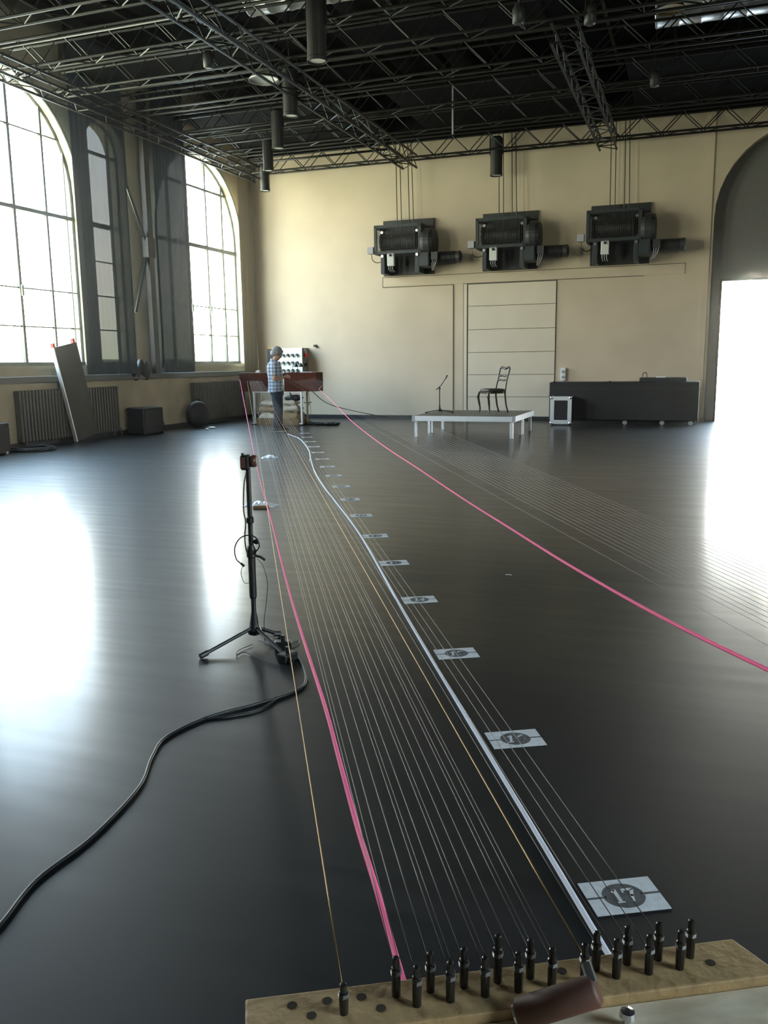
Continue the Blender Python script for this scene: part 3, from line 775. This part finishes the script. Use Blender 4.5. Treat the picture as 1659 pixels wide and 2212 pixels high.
# power adapters and wires at its foot
for (px, py, lb, rz_) in ((612,1402,'black power adapter nearest the stand leg',.4), (622,1428,'black power adapter at the stand foot nearest the camera',1.2)):
    P = onz(px, py); o = thing('power_adapter', lb, 'adapter', (P.x, P.y, 0), rz_)
    MB().rbox(-.045,.045,-.028,.028,0,.045,.008).build('adapter_body', 'rubber', o)
    MB().lathe([(.010,0),(.012,.02),(.012,.045)], (0,0,.03), 'z', 10).build('plug', 'rubber', o)
wires = [[(560,1382),(590,1395),(625,1392),(645,1385),(640,1395),(600,1412)],[(545,1395),(515,1408),(512,1418),(530,1412),(560,1425),(600,1440)],[(570,1375),(600,1385),(622,1400),(605,1420)]]
for k, wp in enumerate(wires):
    tag(MB().tube(smooth_path([(onz(*q).x, onz(*q).y, .004+.003*k) for q in wp]), .0022, 5).build('thin_cable', 'rubber', smooth=True),
        ['thin black wire curling right from the foreground stand','thin black wire looping left under the foreground stand','thin black wire between the stand hub and the adapters'][k], 'cable')
cab_px = [(-140,2130),(-60,2050),(0,2003),(80,1905),(200,1812),(300,1705),(328,1640),(360,1595),(450,1552),(560,1522),(640,1495),(661,1468),(645,1425),(612,1398)]
tag(MB().tube(smooth_path([(onz(*q).x, onz(*q).y, .0065) for q in cab_px], 8), .0062, 8).build('floor_cable', 'rubber', smooth=True), 'long black cable winding over the floor from the foreground stand to the left edge', 'cable')
cab2 = [(600,1512),(560,1535),(500,1548),(440,1556)]
tag(MB().tube(smooth_path([(onz(*q).x, onz(*q).y, .006) for q in cab2], 8), .0042, 8).build('floor_cable', 'rubber', smooth=True), 'short thinner cable end lying alongside the long black cable', 'cable')

# stand by the boxes
t_ = thing('microphone_stand', 'black tripod microphone stand right of the resonator box', 'stand', (-8.75, 18.75, 0))
tripod(t_, .82, .3, [(.30,-.10),(-.12,.25),(-.18,-.22)], .014, .09)
MB().lathe([(.02,0),(.032,.01),(.032,.07),(.018,.09)], (0,0,.45), 'z', 12).build('clutch', 'rubber', t_)
MB().tube([(-.10,0,.52),(.10,0,.53)], .012, 6).build('wing_screw', 'rubber', t_)
MB().tube(smooth_path([(.02,0,.8),(.05,0,.6),(.08,-.02,.3),(.06,-.04,.02)]), .006, 5).build('cable', 'rubber', t_)
mb = MB()
for k in range(9): mb.ball((.09*k-.35, random.uniform(-.06,.06), .035), .10, .10, random.uniform(.03,.05), 10, 6)
P = onz(695, 918)
tag(mb.build('cable_bag', 'dull_black', loc=(P.x, P.y, 0), smooth=True), 'flat black bag with cables on the floor beside the far microphone stand', 'bag')

# ------------------------------------------------------------------ stage deck, chair, mic stand
px0, px1, py0, py1, pz = -5.16, -3.13, 15.85, 17.88, .42
t_ = thing('stage_deck', 'low square stage deck with aluminium frame and legs, chair on top', 'stage', (px0, py0, 0))
W_ = px1-px0; D_ = py1-py0
MB().box(.03, W_-.03, .03, D_-.03, pz-.025, pz).build('deck_top', 'deck_top', t_)
f_ = MB()
f_.box(0, W_, 0, .035, pz-.105, pz-.003); f_.box(0, W_, D_-.035, D_, pz-.105, pz-.003); f_.box(0, .035, .035, D_-.035, pz-.105, pz-.003); f_.box(W_-.035, W_, .035, D_-.035, pz-.105, pz-.003)
f_.build('frame', 'aluminium', t_, bevel=.004)
MB().box(.035, W_-.035, D_/2-.03, D_/2+.03, pz-.105, pz-.03).build('cross_rail', 'aluminium', t_)
for x in (.07, W_-.07):
    for y in (.06, D_/2-.07, D_/2+.10, D_-.07):
        MB().box(x-.03, x+.03, y-.03, y+.03, 0, pz-.05).build('leg', 'aluminium', t_, bevel=.004)
for x in (-.004, W_-.05):
    MB().box(x, x+.054, -.006, .05, pz-.11, pz+.002).build('corner_bracket', 'plastic_grey', t_)

v_ = Vector((-math.sin(math.radians(12.6)), math.cos(math.radians(12.6)), 0)); r_ = Vector((v_.y, -v_.x, 0))
th = math.radians(30); fdir = -(r_*math.cos(th)+v_*math.sin(th))
cp = Vector((-3.83, 17.05, pz))
t_ = thing('chair', 'dark wooden chair with curved legs and padded seat on the stage deck', 'chair', cp, math.atan2(fdir.y, fdir.x))
# local: +x = front
def seatring(s, z):
    out = []
    for k in range(24):
        a = 2*PI*k/24; c0, s0 = math.cos(a), math.sin(a); q = .45
        X = .215*s*abs(c0)**q*(1 if c0 > 0 else -1); Y = (.215+.02*(1 if c0 > 0 else -1)*abs(c0))*s*abs(s0)**q*(1 if s0 > 0 else -1)
        out.append((X, Y, z))
    return out
MB().loft([seatring(1.0,.39), seatring(1.02,.40), seatring(1.02,.435), seatring(.98,.44)]).build('seat_frame', 'dark_wood', t_)
MB().loft([seatring(.97,.438), seatring(.99,.455), seatring(.93,.475), seatring(.6,.488), seatring(.2,.49)]).build('seat', 'leather', t_, smooth=True)
for s in (-1, 1):
    MB().tube(smooth_path([(.19,.195*s,.42),(.215,.21*s,.34),(.195,.20*s,.20),(.180,.19*s,.08),(.20,.20*s,.0)],5), [.026]*3+[.028]*4+[.023]*5+[.017]*5+[.014]*3+[.018], 8).build('leg', 'dark_wood', t_, smooth=True)
    MB().tube(smooth_path([(-.18,.185*s,.43),(-.19,.185*s,.30),(-.215,.185*s,.14),(-.26,.185*s,.0)],5), .019, 8).build('leg', 'dark_wood', t_, smooth=True)
    MB().tube(smooth_path([(-.18,.19*s,.42),(-.20,.185*s,.55),(-.235,.175*s,.70),(-.275,.185*s,.84),(-.285,.18*s,.885),(-.285,.14*s,.91)],5), .018, 8).build('back_post', 'dark_wood', t_, smooth=True)
MB().tube(smooth_path([(-.285,-.15,.905),(-.295,-.08,.90),(-.30,0,.878),(-.295,.08,.90),(-.285,.15,.905)],5), .022, 8).build('top_rail', 'dark_wood', t_, smooth=True)
for z, dx in ((.735,-.245), (.655,-.226)):
    MB().tube(smooth_path([(dx,-.17,z-.01),(dx-.02,-.09,z),(dx-.03,0,z-.012),(dx-.02,.09,z),(dx,.17,z-.01)],5), .017, 8).build('back_slat', 'dark_wood', t_, smooth=True)

t_ = thing('microphone_stand', 'short black microphone stand with angled boom on the stage deck', 'stand', (-4.86, 16.75, pz))
tripod(t_, .50, .25, [(.27,.05),(-.25,-.14),(-.02,.25)], .010, .07)
MB().tube([(-.07,-.02,.47),(.03,.01,.56),(.13,.03,.72)], .009, 8).build('boom', 'rubber', t_)
MB().tube([(.115,.025,.68),(.14,.03,.74),(.15,.035,.765)], [.012,.018,.02], 10).build('microphone', 'rubber', t_)
MB().lathe([(.02,-.02),(.024,0),(.02,.02)], (0,0,.50), 'y', 10).build('clutch', 'rubber', t_)

# ------------------------------------------------------------------ cases at right
t_ = thing('equipment_case', 'long black covered equipment case by the back wall right of the stage', 'case', (-3.13, 19.85, 0))
MB().rbox(0, 3.25, 0, .75, .10, .955, .02).build('case_body', 'dull_black', t_)
MB().box(-.004, 3.254, -.004, .754, .80, .815).build('lid_seam', 'grey_black', t_)
for x in (.12, 1.7, 2.5, 3.1): 
    MB().lathe([(.02,-.02),(.05,-.018),(.05,.018),(.02,.02)], (x,.08,.05), 'y', 14).build('caster', 'plastic_grey', t_)
MB().lathe([(.02,0),(.03,.02),(.012,.03)], (.10,.05,.95), 'z', 10).build('corner_knob', 'dull_black', t_)
MB().lathe([(.02,0),(.03,.02),(.012,.03)], (1.35,.05,.95), 'z', 10).build('corner_knob', 'dull_black', t_)
MB().box(-.03, 0, .1, .16, .60, .72).build('latch', 'plastic_grey', t_)
t_ = thing('road_case', 'small black road case with bright metal edges in front of the long case', 'case', (-3.04, 19.45, 0))
MB().box(.02, .46, .01, .36, .03, .64).build('case_body', 'dull_black', t_)
ed = MB()
ed.box(0, .48, 0, .02, .03, .12); ed.box(0, .48, 0, .02, .56, .65); ed.box(0, .09, 0, .02, .12, .56); ed.box(.39, .48, 0, .02, .12, .56)
ed.build('front_frame', 'aluminium', t_)
ed = MB()
for x in (0, .46):
    for z in (.03, .63): ed.box(x, x+.02, .02, .37, z, z+.02)
ed.build('edge_strips', 'aluminium', t_)
for x in (.03, .45):
    for z in (.06, .62): MB().ball((x, -.002, z), .035, .02, .035, 10, 6).build('ball_corner', 'steel', t_)
for x in (.06, .42):
    for y in (.06, .30): MB().lathe([(.005,-.01),(.016,-.01),(.016,.01),(.005,.01)], (x,y,.016), 'y', 10).build('caster', 'rubber', t_)
t_ = thing('mixing_desk', 'low dark console on top of the long black case', 'console', (-1.15, 19.95, .957))
MB().box(0, 1.0, 0, .5, 0, .09).build('console_body', 'grey_black', t_, bevel=.01)
MB().box(.35, .55, .03, .25, .09, .12).build('console_panel', 'plastic_white', t_)
MB().tube(smooth_path([(.05,.1,.09),(.08,.1,.19),(.14,.1,.19),(.16,.1,.09)]), .01, 6).build('cable_loop', 'rubber', t_)

# ------------------------------------------------------------------ plastic sheets on the floor
def crumple(label, px, py, sx, sy, h, mt, rz_=0, name='plastic_bag', cat='bag'):
    P = onz(px, py); mb = MB(); n = 10; vs = []; fs = []
    for i in range(n+1):
        for j in range(n+1):
            u = i/n*2-1; v = j/n*2-1; q = (1-u*u)*(1-v*v)
            vs.append((u*sx*(1+.15*math.sin(j*1.3)), v*sy*(1+.2*math.sin(i*1.7)), .003+h*q*(.6+.4*math.sin(i*2.3+j*1.9))))
    for i in range(n):
        for j in range(n):
            a = i*(n+1)+j; fs.append((a, a+n+1, a+n+2, a+1))
    mb.add(vs, fs); o = mb.build(name, mt, loc=(P.x, P.y, 0)); o.rotation_euler = (0, 0, rz_)
    sm = o.modifiers.new('thick', 'SOLIDIFY'); sm.thickness = .003
    return tag(o, label, cat)
b1 = crumple('white plastic bag lying on the floor behind the foreground stand', 563, 1092, .17, .10, .05, 'plastic_white', az-.3)
crumple('small crumpled clear plastic on the floor far behind the foreground stand', 583, 989, .12, .06, .05, 'plastic_white', az)
P = onz(566, 1098)
tag(MB().rbox(-.09,.07,-.03,.03,0,.03,.008).build('wood_block', 'crate_wood', loc=(P.x, P.y, 0)), 'small brown block beside the white plastic bag', 'block').rotation_euler = (0,0,az)
P = onz(1098, 1243)
tag(MB().tube([(-.02,0,.004),(.0,.004,.006),(.025,.0,.004)], .003, 5).build('paper_scrap', 'plastic_white', loc=(P.x, P.y, 0)), 'tiny white scrap on the open floor right of the numbered cards', 'paper')

# ------------------------------------------------------------------ numbered cards
dl = Vector((-.4738, .8806, 0)); dw = Vector((.8806, .4738, 0)); ang = math.atan2(dw.y, dw.x)
C17 = Vector((-.115, 2.198, 0)); step = 0.9995
def arc(cx, cy, rx, ry, a0, a1, n=12):
    return [(cx+rx*math.cos(math.radians(a0+(a1-a0)*k/n)), cy+ry*math.sin(math.radians(a0+(a1-a0)*k/n))) for k in range(n+1)]
# digit strokes in a box one unit high: (points, thickness)
DIGITS = {
 '0': [(arc(.0,.5,.24,.42,0,360,24), .14)],
 '1': [([(.02,.06),(.02,.95)], .17), ([(-.17,.05),(.20,.05)], .08), ([(-.18,.76),(.02,.92)], .09)],
 '2': [(arc(0,.70,.21,.23,160,-30)+[(.08,.42),(-.20,.10)], .13), ([(-.24,.07),(.26,.07)], .13), ([(.25,.05),(.27,.24)], .07)],
 '3': [(arc(0,.72,.19,.21,150,-80), .13), (arc(0,.29,.23,.24,85,-150), .13)],
 '4': [([(.10,.05),(.10,.95)], .15), ([(.08,.92),(-.24,.32),(.28,.32)], .09), ([(-.03,.05),(.23,.05)], .08)],
 '5': [([(.22,.90),(-.14,.90),(-.18,.54)], .12), (arc(0,.31,.23,.27,125,-150), .14)],
 '6': [(arc(0,.30,.21,.24,0,360,20), .13), ([(-.21,.34),(-.15,.68),(.04,.88),(.20,.93)], .13)],
 '7': [([(-.24,.89),(.26,.89)], .15), ([(.24,.88),(.06,.45),(-.02,.04)], .15), ([(-.24,.92),(-.24,.68)], .07)],
 '8': [(arc(0,.71,.18,.20,0,360,20), .12), (arc(0,.28,.23,.23,0,360,20), .13)],
 '9': [(arc(0,.68,.21,.24,0,360,20), .13), ([(.21,.64),(.15,.32),(-.04,.12),(-.20,.07)], .13)],
}
def number_mesh(txt, h, z0, z1, slant):
    mb = MB(); adv = .60
    for i, chr_ in enumerate(txt):
        ox = (i-(len(txt)-1)/2)*adv
        for pts, th_ in DIGITS[chr_]:
            P2 = [((x+ox+slant*(y-.5))*h, (y-.5)*h) for x, y in pts]; w2 = th_*h/2
            for (xa, ya), (xb, yb) in zip(P2[:-1], P2[1:]):
                dx, dy = xb-xa, yb-ya; l_ = math.hypot(dx, dy) or 1; nx, ny = -dy/l_*w2, dx/l_*w2
                q = [(xa+nx,ya+ny),(xa-nx,ya-ny),(xb-nx,yb-ny),(xb+nx,yb+ny)]
                mb.add([(a_, b_, z0) for a_, b_ in q]+[(a_, b_, z1) for a_, b_ in q], [(3,2,1,0),(4,5,6,7),(0,1,5,4),(1,2,6,5),(2,3,7,6),(3,0,4,7)])
            for (xa, ya) in P2[1:-1]:
                mb.lathe([(w2, z0), (w2, z1)], (xa, ya, 0), n=10)
    return mb
def card(n, base=None):
    c = C17+dl*step*(17-n)
    t_ = thing('number_card', 'white floor card printed with the number %d' % n, 'card', (c.x, c.y, .0005), ang, 'numbered cards along the white cord')
    MB().box(-.104, .104, -.0725, .0725, 0, .0016).build('card_sheet', 'card', t_)
    pr = MB(); pr.lathe([(.053,.0016),(.053,.0020)], n=36)
    for s in (-1, 1): pr.box(min(s*.05, s*.104), max(s*.05, s*.104), -.004, .004, .0016, .0020)
    pr.v = [(x*(1.12 if abs(y) > .0041 else 1), y, z) for x, y, z in pr.v]
    pr.build('printed_disc', 'print', t_)
    number_mesh(str(n), .062, .0021, .0026, 0.0 if n == 17 else .22).build('printed_number', 'card', t_)
for n in range(17, 0, -1): card(n)

# white cord on the floor
wpx = [(622,938),(632,942),(645,947),(657,958),(668,975),(671,990),(680,1020),(700,1053),(725,1085),(780,1160),(870,1320),(1000,1540),(1150,1790),(1310,2060)]
wp = [onz(*q) for q in wpx]
wp = [Vector((q.x, q.y, .0065)) for q in wp]; wp.append(wp[-1]+(wp[-1]-wp[-2]).normalized()*.8)
tag(MB().tube(smooth_path(wp, 8), .0085, 10, .7).build('white_cord', 'white_cord', smooth=True), 'thick white cord lying on the floor beside the numbered cards', 'cord')
P = onz(671, 990); Q = onz(670, 997)  # highlight on the cord, put in as a short white sleeve
tag(MB().tube([(P.x, P.y, .0075),(Q.x, Q.y, .0075)], .012, 8).build('cord_highlight', 'plastic_white'), 'short white sleeve standing in for a highlight on the white cord', 'cord')

# ------------------------------------------------------------------ near table with peg board
O = Vector((-.283, .472, 0)); AX = Vector((.876, .482, 0)).normalized(); NX = Vector((-AX.y, AX.x, 0))
angb = math.atan2(AX.y, AX.x)
tb = thing('work_table', 'pale plywood table at the bottom edge behind the peg board', 'table', (O.x, O.y, 0), angb)
MB().box(-.12, .62, -.42, -.0425, .974, .992).build('tabletop', 'pale_ply', tb, bevel=.001)
for x in (-.09, .59):
    for y in (-.39, -.08): MB().box(x-.02, x+.02, y-.02, y+.02, 0, .974).build('leg', 'panel_wood', tb)
MB().box(-.12, .62, -.10, -.05, .90, .974).build('apron', 'panel_wood', tb)
tb2 = thing('peg_board', 'narrow brown wooden board full of tuning pins at the bottom edge', 'peg board', (O.x, O.y, 0), angb)
L_ = .383
b_ = MB(); b_.add([(0,0,.962),(L_-.004,0,.962),(L_+.010,-.042,.962),(0,-.042,.962),(0,0,1.0),(L_-.004,0,1.0),(L_+.010,-.042,1.0),(0,-.042,1.0)],
      [(3,2,1,0),(4,5,6,7),(0,1,5,4),(1,2,6,5),(2,3,7,6),(3,0,4,7)])
b_.build('board', 'board_wood', tb2, bevel=.0015)
def loc(v): d_ = Vector((v.x, v.y, 0))-O; return d_.dot(AX), d_.dot(NX)
pins_px = [(743,2188),(856,2150),(901,2171),(930,2140),(973,2161),(1002,2131),(1048,2150),(1075,2120),(1120,2140),(1145,2111),(1192,2131),(1262,2121),(1287,2093),(1331,2110),(1354,2081),(1401,2101),(1421,2072),(1468,2091),(1490,2066)]
pin_tops = []
for k, q in enumerate(pins_px):
    P = onz(q[0], q[1], 1.0); x, y = loc(P); y = min(-.006, max(-.037, y))
    h = .023 if k == 0 else (.031 if k != 7 else .038)
    pn = MB().lathe([(.0032,-.012),(.0032,0),(.0034,h*.5),(.0034,h*.72),(.0026,h*.74),(.0026,h*.98),(.0018,h)], (x,y,1.0), 'z', 10).build('tuning_pin', 'dark_steel', tb2)
    cw = [(x+.0037*math.cos(a*.9), y+.0037*math.sin(a*.9), 1.0+h*.55+.00015*a) for a in range(22)]
    MB().tube(cw, .0005, 4).build('string_winding', 'string_steel', pn)
    wpn = O+AX*x+NX*y; pin_tops.append(Vector((wpn.x, wpn.y, 1.0+h*.62)))
for q in ((631,2172),(673,2194),(707,2162),(781,2154),(823,2178),(1214,2098),(1535,2080)):
    P = onz(q[0], q[1], 1.0); x, y = loc(P); y = max(-.038, min(-.004, y))
    MB().lathe([(.0036,.9995),(.0036,1.0004)], (x, y, 0), 'z', 14).build('pin_hole', 'hole', tb2)
# tuning key
A = onz(1112, 2198, 1.004); B = onz(1292, 2138, 1.022)
A = onz(1118, 2192, .997); d_ = (B-A)
t_ = thing('tuning_key', 'dark wooden T handle of a tuning key lying on the peg board', 'tool', A)
MB().tube([Vector((0,0,0)), d_*.04, d_*.96, d_], [.0085,.0108,.0108,.0085], 28).build('handle', 'handle_wood', t_, smooth=True)
MB().tube([d_*-.03, d_*.0], .007, 12).build('ferrule', 'steel', t_)
MB().tube([d_*.93+Vector((0,0,.006)), d_*.93+NX*.012+Vector((0,0,.012))], .004, 10).build('shaft', 'steel', t_)
P = onz(1355, 2203, .996)
tag(MB().lathe([(.003,0),(.003,.006),(.006,.007),(.005,.011),(.002,.012)], n=12).build('screw', 'steel', loc=(P.x, P.y, .992)), 'small bright metal screw standing on the pale table', 'screw')

# ------------------------------------------------------------------ strings
def string(a, b_, r, mt, label, group, sag=.0):
    a = Vector(a); b_ = Vector(b_); n = 24
    pts = [a+(b_-a)*((k/n)**1.6) for k in range(n+1)]
    L = (b_-a).length
    pts = [q-Vector((0,0,sag*4*(u:=((q-a).length/L))*(1-u))) for q in pts]
    o = MB().tube(pts, r, 5).build('instrument_string', mt, smooth=True)
    return tag(o, label, 'string', group)
G1 = 'strings from the peg board to the resonator box'
order = sorted(range(len(pin_tops)-2), key=lambda k: pin_tops[k].dot(AX))
string(pin_tops[0], (-10.12, 18.29, 1.06), .0006, 'brass', 'brass string leftmost of all, left of the pink cord', None)
xs = -9.98
for j, k in enumerate(order[1:]):
    fx = -10.06+j*.021
    br = j in (10, 11)
    string(pin_tops[k], (fx, 18.29, 1.06), (.0007 if j == 10 else .00045), 'brass' if j == 10 else 'string_steel',
           'thicker golden string left of the white cord' if j == 10 else 'thin steel string running from the peg board pins to the resonator box', None if j == 10 else G1)
    if j in (0, 3, 5, 8, 9):
        string(pin_tops[k]+AX*.004, (fx+.010, 18.29, 1.06), .00035, 'string_steel', 'thin steel string running from the peg board pins to the resonator box', G1)

# right bundle, to a second peg board beyond the right edge
RB = Vector((.38, .86, 0))
t_ = thing('peg_board', 'second narrow peg board with pins, beyond the right strings', 'peg board', (RB.x, RB.y, 0), angb)
MB().box(-.02, .30, -.06, 0, .962, 1.0).build('board', 'board_wood', t_)
MB().box(.0, .28, -.05, -.01, 0, .962).build('upright', 'panel_wood', t_)
for j in range(18):
    x = .005+j*.0155; y = -.015 if j % 2 else -.035
    MB().lathe([(.0034,0),(.0034,.035),(.002,.036)], (x,y,1.0), 'z', 8).build('tuning_pin', 'dark_steel', t_)
    a = RB+AX*x+NX*y+Vector((0,0,1.022))
    if j in (1, 2): continue
    fx = -9.0+j*.038
    string(a, (fx, 18.29, 1.02+.006*j), .00045, 'string_steel',
           'thin pale string of the right bundle fanning past the stage', 'right bundle of strings')

# pink cords
Lp = [(518,820),(545,960),(590,1140),(620,1260),(652,1370),(700,1520),(735,1650),(770,1780),(810,1910),(850,2050),(868,2110)]
A = onY(518, 820, 18.29); B = onz(868, 2110, .93)
pts = [onplane(x, y, A, B) for x, y in Lp]
d_ = (pts[-1]-pts[-3]).normalized(); pts.append(pts[-1]+Vector((d_.x*.09, d_.y*.09, 0.003)))
def curve(pts, r): return MB().tube(smooth_path(pts, 8), r, 10)
# smooth heights with a quadratic fit along the run
def fit(pts):
    P0 = pts[0]; P1 = pts[-1]; L = (Vector((P1.x-P0.x, P1.y-P0.y))).length
    return pts
tag(curve(fit(pts), .0031).build('pink_cord', 'pink', smooth=True), 'taut pink cord on the left, crossing in front of the camera stand', 'cord')
Rp = [(690,841),(705,855),(730,880),(760,910),(820,957),(900,1010),(1000,1077),(1100,1140),(1200,1203),(1300,1262),(1400,1318),(1500,1370),(1600,1419),(1659,1447)]
A = onY(684, 835, 18.0); B = onz(1659, 1447, .93)
pts = [Vector((A.x, 18.29, A.z))]+[onplane(x, y, A, B) for x, y in Rp]
d_ = (pts[-1]-pts[-3]).normalized(); pts.append(pts[-1]+d_*.45)
tag(curve(pts, .0040).build('pink_cord', 'pink', smooth=True), 'slack pink cord on the right, sagging towards the right edge', 'cord')

# ------------------------------------------------------------------ person
pr = thing('person', 'person in a checked short-sleeved shirt and jeans standing, looking down at hands', 'person', (-8.50, 16.66, 0), az+math.radians(4))
# local: +x = forward (image right), +y = away (person's left), height 1.80
bm_ = MB()
def E(c, rx, ry, rz_=None, **k): bm_.ball(c, rx, ry, rz_, 20, 12, **k)
def limb(pts, rs, n=14): bm_.tube(pts, rs, n)
# head
hr = Matrix.Rotation(math.radians(28), 3, 'Y')
hc = Vector((.035, 0, 1.665))
def H(x, y, z): return hc+hr @ Vector((x, y, z))
E(H(-.01,0,.02), .108, .082, .115, rot=hr)
E(H(.03,0,-.045), .066, .060, .075, rot=hr)
E(H(.068,0,-.098), .024, .028, .022, rot=hr)
bm_.tube([H(.085,0,.015), H(.108,0,-.03), H(.092,0,-.042)], [.009,.014,.010], 8)
E(H(.082,0,.028), .016, .05, .012, rot=hr)
E(H(.086,0,-.066), .010, .024, .010, rot=hr)
for s in (-1, 1): E(H(-.01,.078*s,-.01), .020, .010, .032, rot=hr)
limb([(-.035,0,1.45),(-.02,0,1.53),(.01,0,1.61)], [.062,.056,.058])
# torso
def tring(cx, z, rx, ry): return [(cx+rx*math.cos(2*PI*k/28), ry*math.sin(2*PI*k/28), z) for k in range(28)]
T = [(.00,.82,.10,.155),(.0,.90,.11,.165),(-.005,1.0,.105,.155),(-.01,1.12,.108,.158),(-.02,1.26,.118,.172),(-.03,1.38,.112,.185),(-.04,1.46,.088,.165),(-.04,1.50,.06,.09)]
bm_.loft([tring(a, z, x, y) for a, z, x, y in T])
hands = []
for s in (-1, 1):
    sh = Vector((-.03,.195*s,1.42)); el = Vector((-.035,.235*s,1.12)); wr = Vector((.175,.13*s,1.17))
    E(sh, .062, .055, .062)
    limb([sh, sh*.5+el*.5, el], [.056,.047,.040]); limb([el, el*.55+wr*.45, wr], [.041,.036,.026])
    pc = wr+Vector((.045,-.02*s,.008)); E(pc, .045, .020, .034)
    for k in range(4):
        b0 = pc+Vector((.03,-.004*s,.026-.018*k)); l = (.026,.030,.028,.022)[k]
        limb([b0, b0+Vector((l,-.006*s,-.004)), b0+Vector((l*1.4,-.022*s,-.012)), b0+Vector((l*1.3,-.04*s,-.018))], [.0095,.009,.0085,.0075], 8)
    th_ = pc+Vector((-.01,-.008*s,.03)); limb([th_, th_+Vector((.022,-.018*s,.016)), th_+Vector((.045,-.028*s,.012))], [.011,.010,.0085], 8)
# legs and feet
for s in (-1, 1):
    hp = Vector((0,.095*s,.90)); kn = Vector((.02,.10*s,.49)); an = Vector((-.005+.02*s,.10*s,.08))
    limb([hp, hp*.5+kn*.5, kn, kn*.6+an*.4, an], [.09,.078,.057,.055,.038])
    E((.045,.10*s,.045), .10, .038, .035)
body = bm_.build('body', 'skin', pr)
rm = body.modifiers.new('remesh', 'REMESH'); rm.mode = 'VOXEL'; rm.voxel_size = .006; rm.use_smooth_shade = True
sm = body.modifiers.new('smooth', 'SMOOTH'); sm.factor = .5; sm.iterations = 3
for s in (-1, 1): MB().ball(H(.078,.030*s,.005), .010, .012, .009, 10, 8).build('eye', 'lens_glass', pr)
hb = MB(); hb.ball(H(-.026,0,.038), .122, .097, .120, 22, 14, rot=hr); hb.ball(H(-.05,0,-.02), .075, .082, .075, 18, 12, rot=hr)
hb.ball(H(.05,0,.085), .05, .070, .04, 16, 10, rot=hr)
o = hb.build('hair', 'hair', pr)
rm = o.modifiers.new('remesh', 'REMESH'); rm.mode = 'VOXEL'; rm.voxel_size = .008; rm.use_smooth_shade = True
# shirt
sh_ = MB()
TS = [(-.03,.85,.172,.205),(-.022,.93,.165,.2),(-.02,1.02,.158,.192),(-.022,1.14,.158,.19),(-.032,1.28,.165,.202),(-.042,1.39,.155,.21),(-.05,1.47,.122,.185),(-.045,1.52,.075,.095)]
sh_.loft([[(cx+rx*math.cos(2*PI*k/28)*(1+.03*math.sin(k*1.7+z*20)), ry*math.sin(2*PI*k/28)*(1+.03*math.sin(k*1.3+z*14)), z) for k in range(28)] for cx, z, rx, ry in TS])
for s in (-1, 1):
    sh_.tube([(-.03,.16*s,1.43),(-.03,.20*s,1.40),(-.034,.222*s,1.30),(-.036,.232*s,1.215)], [.07,.076,.070,.070], 16)
sh_.tube([(-.062,0,1.50),(-.045,0,1.545)], [.078,.068], 18)
o = sh_.build('shirt', 'plaid', pr)
rm = o.modifiers.new('remesh', 'REMESH'); rm.mode = 'VOXEL'; rm.voxel_size = .009; rm.use_smooth_shade = True
# jeans
jn = MB()
jn.loft([tring(0, .78, .142, .175), tring(0, .88, .145, .178), tring(-.005, .96, .135, .17)])
for s in (-1, 1):
    jn.tube([(0,.09*s,.86),(.0,.095*s,.74),(.018,.10*s,.50),(.010,.10*s,.30),(-.005+.02*s,.10*s,.085)], [.125,.118,.098,.092,.085], 16)
o = jn.build('jeans', 'denim', pr)
rm = o.modifiers.new('remesh', 'REMESH'); rm.mode = 'VOXEL'; rm.voxel_size = .009; rm.use_smooth_shade = True
MB().loft([tring(-.005, .935, .148, .180), tring(-.005, .965, .145, .178)]).build('belt', 'shoe', pr)
for s in (-1, 1):
    fx = .02*s
    so_ = MB(); so_.loft([[(.045+fx+.165*math.cos(2*PI*k/24), .10*s+(.045+.008*math.cos(2*PI*k/24))*math.sin(2*PI*k/24), z) for k in range(24)] for z in (.0, .022)])
    sho = MB()
    for z, q in ((.022,1.0),(.05,.97),(.08,.78)): pass
    sho.loft([[(.045+fx-(1-q)*.045+.160*q*math.cos(2*PI*k/24), .10*s+.046*q2*math.sin(2*PI*k/24), z) for k in range(24)] for z, q, q2 in ((.022,1,1),(.045,.98,1),(.07,.78,.9),(.10,.45,.8))])
    o = sho.build('shoe', 'shoe', pr, smooth=True); so_.build('sole', 'sole', o)

# ------------------------------------------------------------------ thin haze in the hall
m = bpy.data.materials.new('haze'); m.use_nodes = True; t = m.node_tree
t.nodes.remove(t.nodes['Principled BSDF'])
vs_ = t.nodes.new('ShaderNodeVolumeScatter'); vs_.inputs['Density'].default_value = 0.0009; vs_.inputs['Anisotropy'].default_value = 0.95
vs_.inputs['Color'].default_value = (1, 1, 1, 1)
t.links.new(vs_.outputs[0], t.nodes['Material Output'].inputs['Volume']); MAT['haze'] = m
hz = MB().box(XL+.01, XR-.01, YF+.01, YB+.27, .001, ZC-.001).build('haze', 'haze')
hz['kind'] = 'structure'
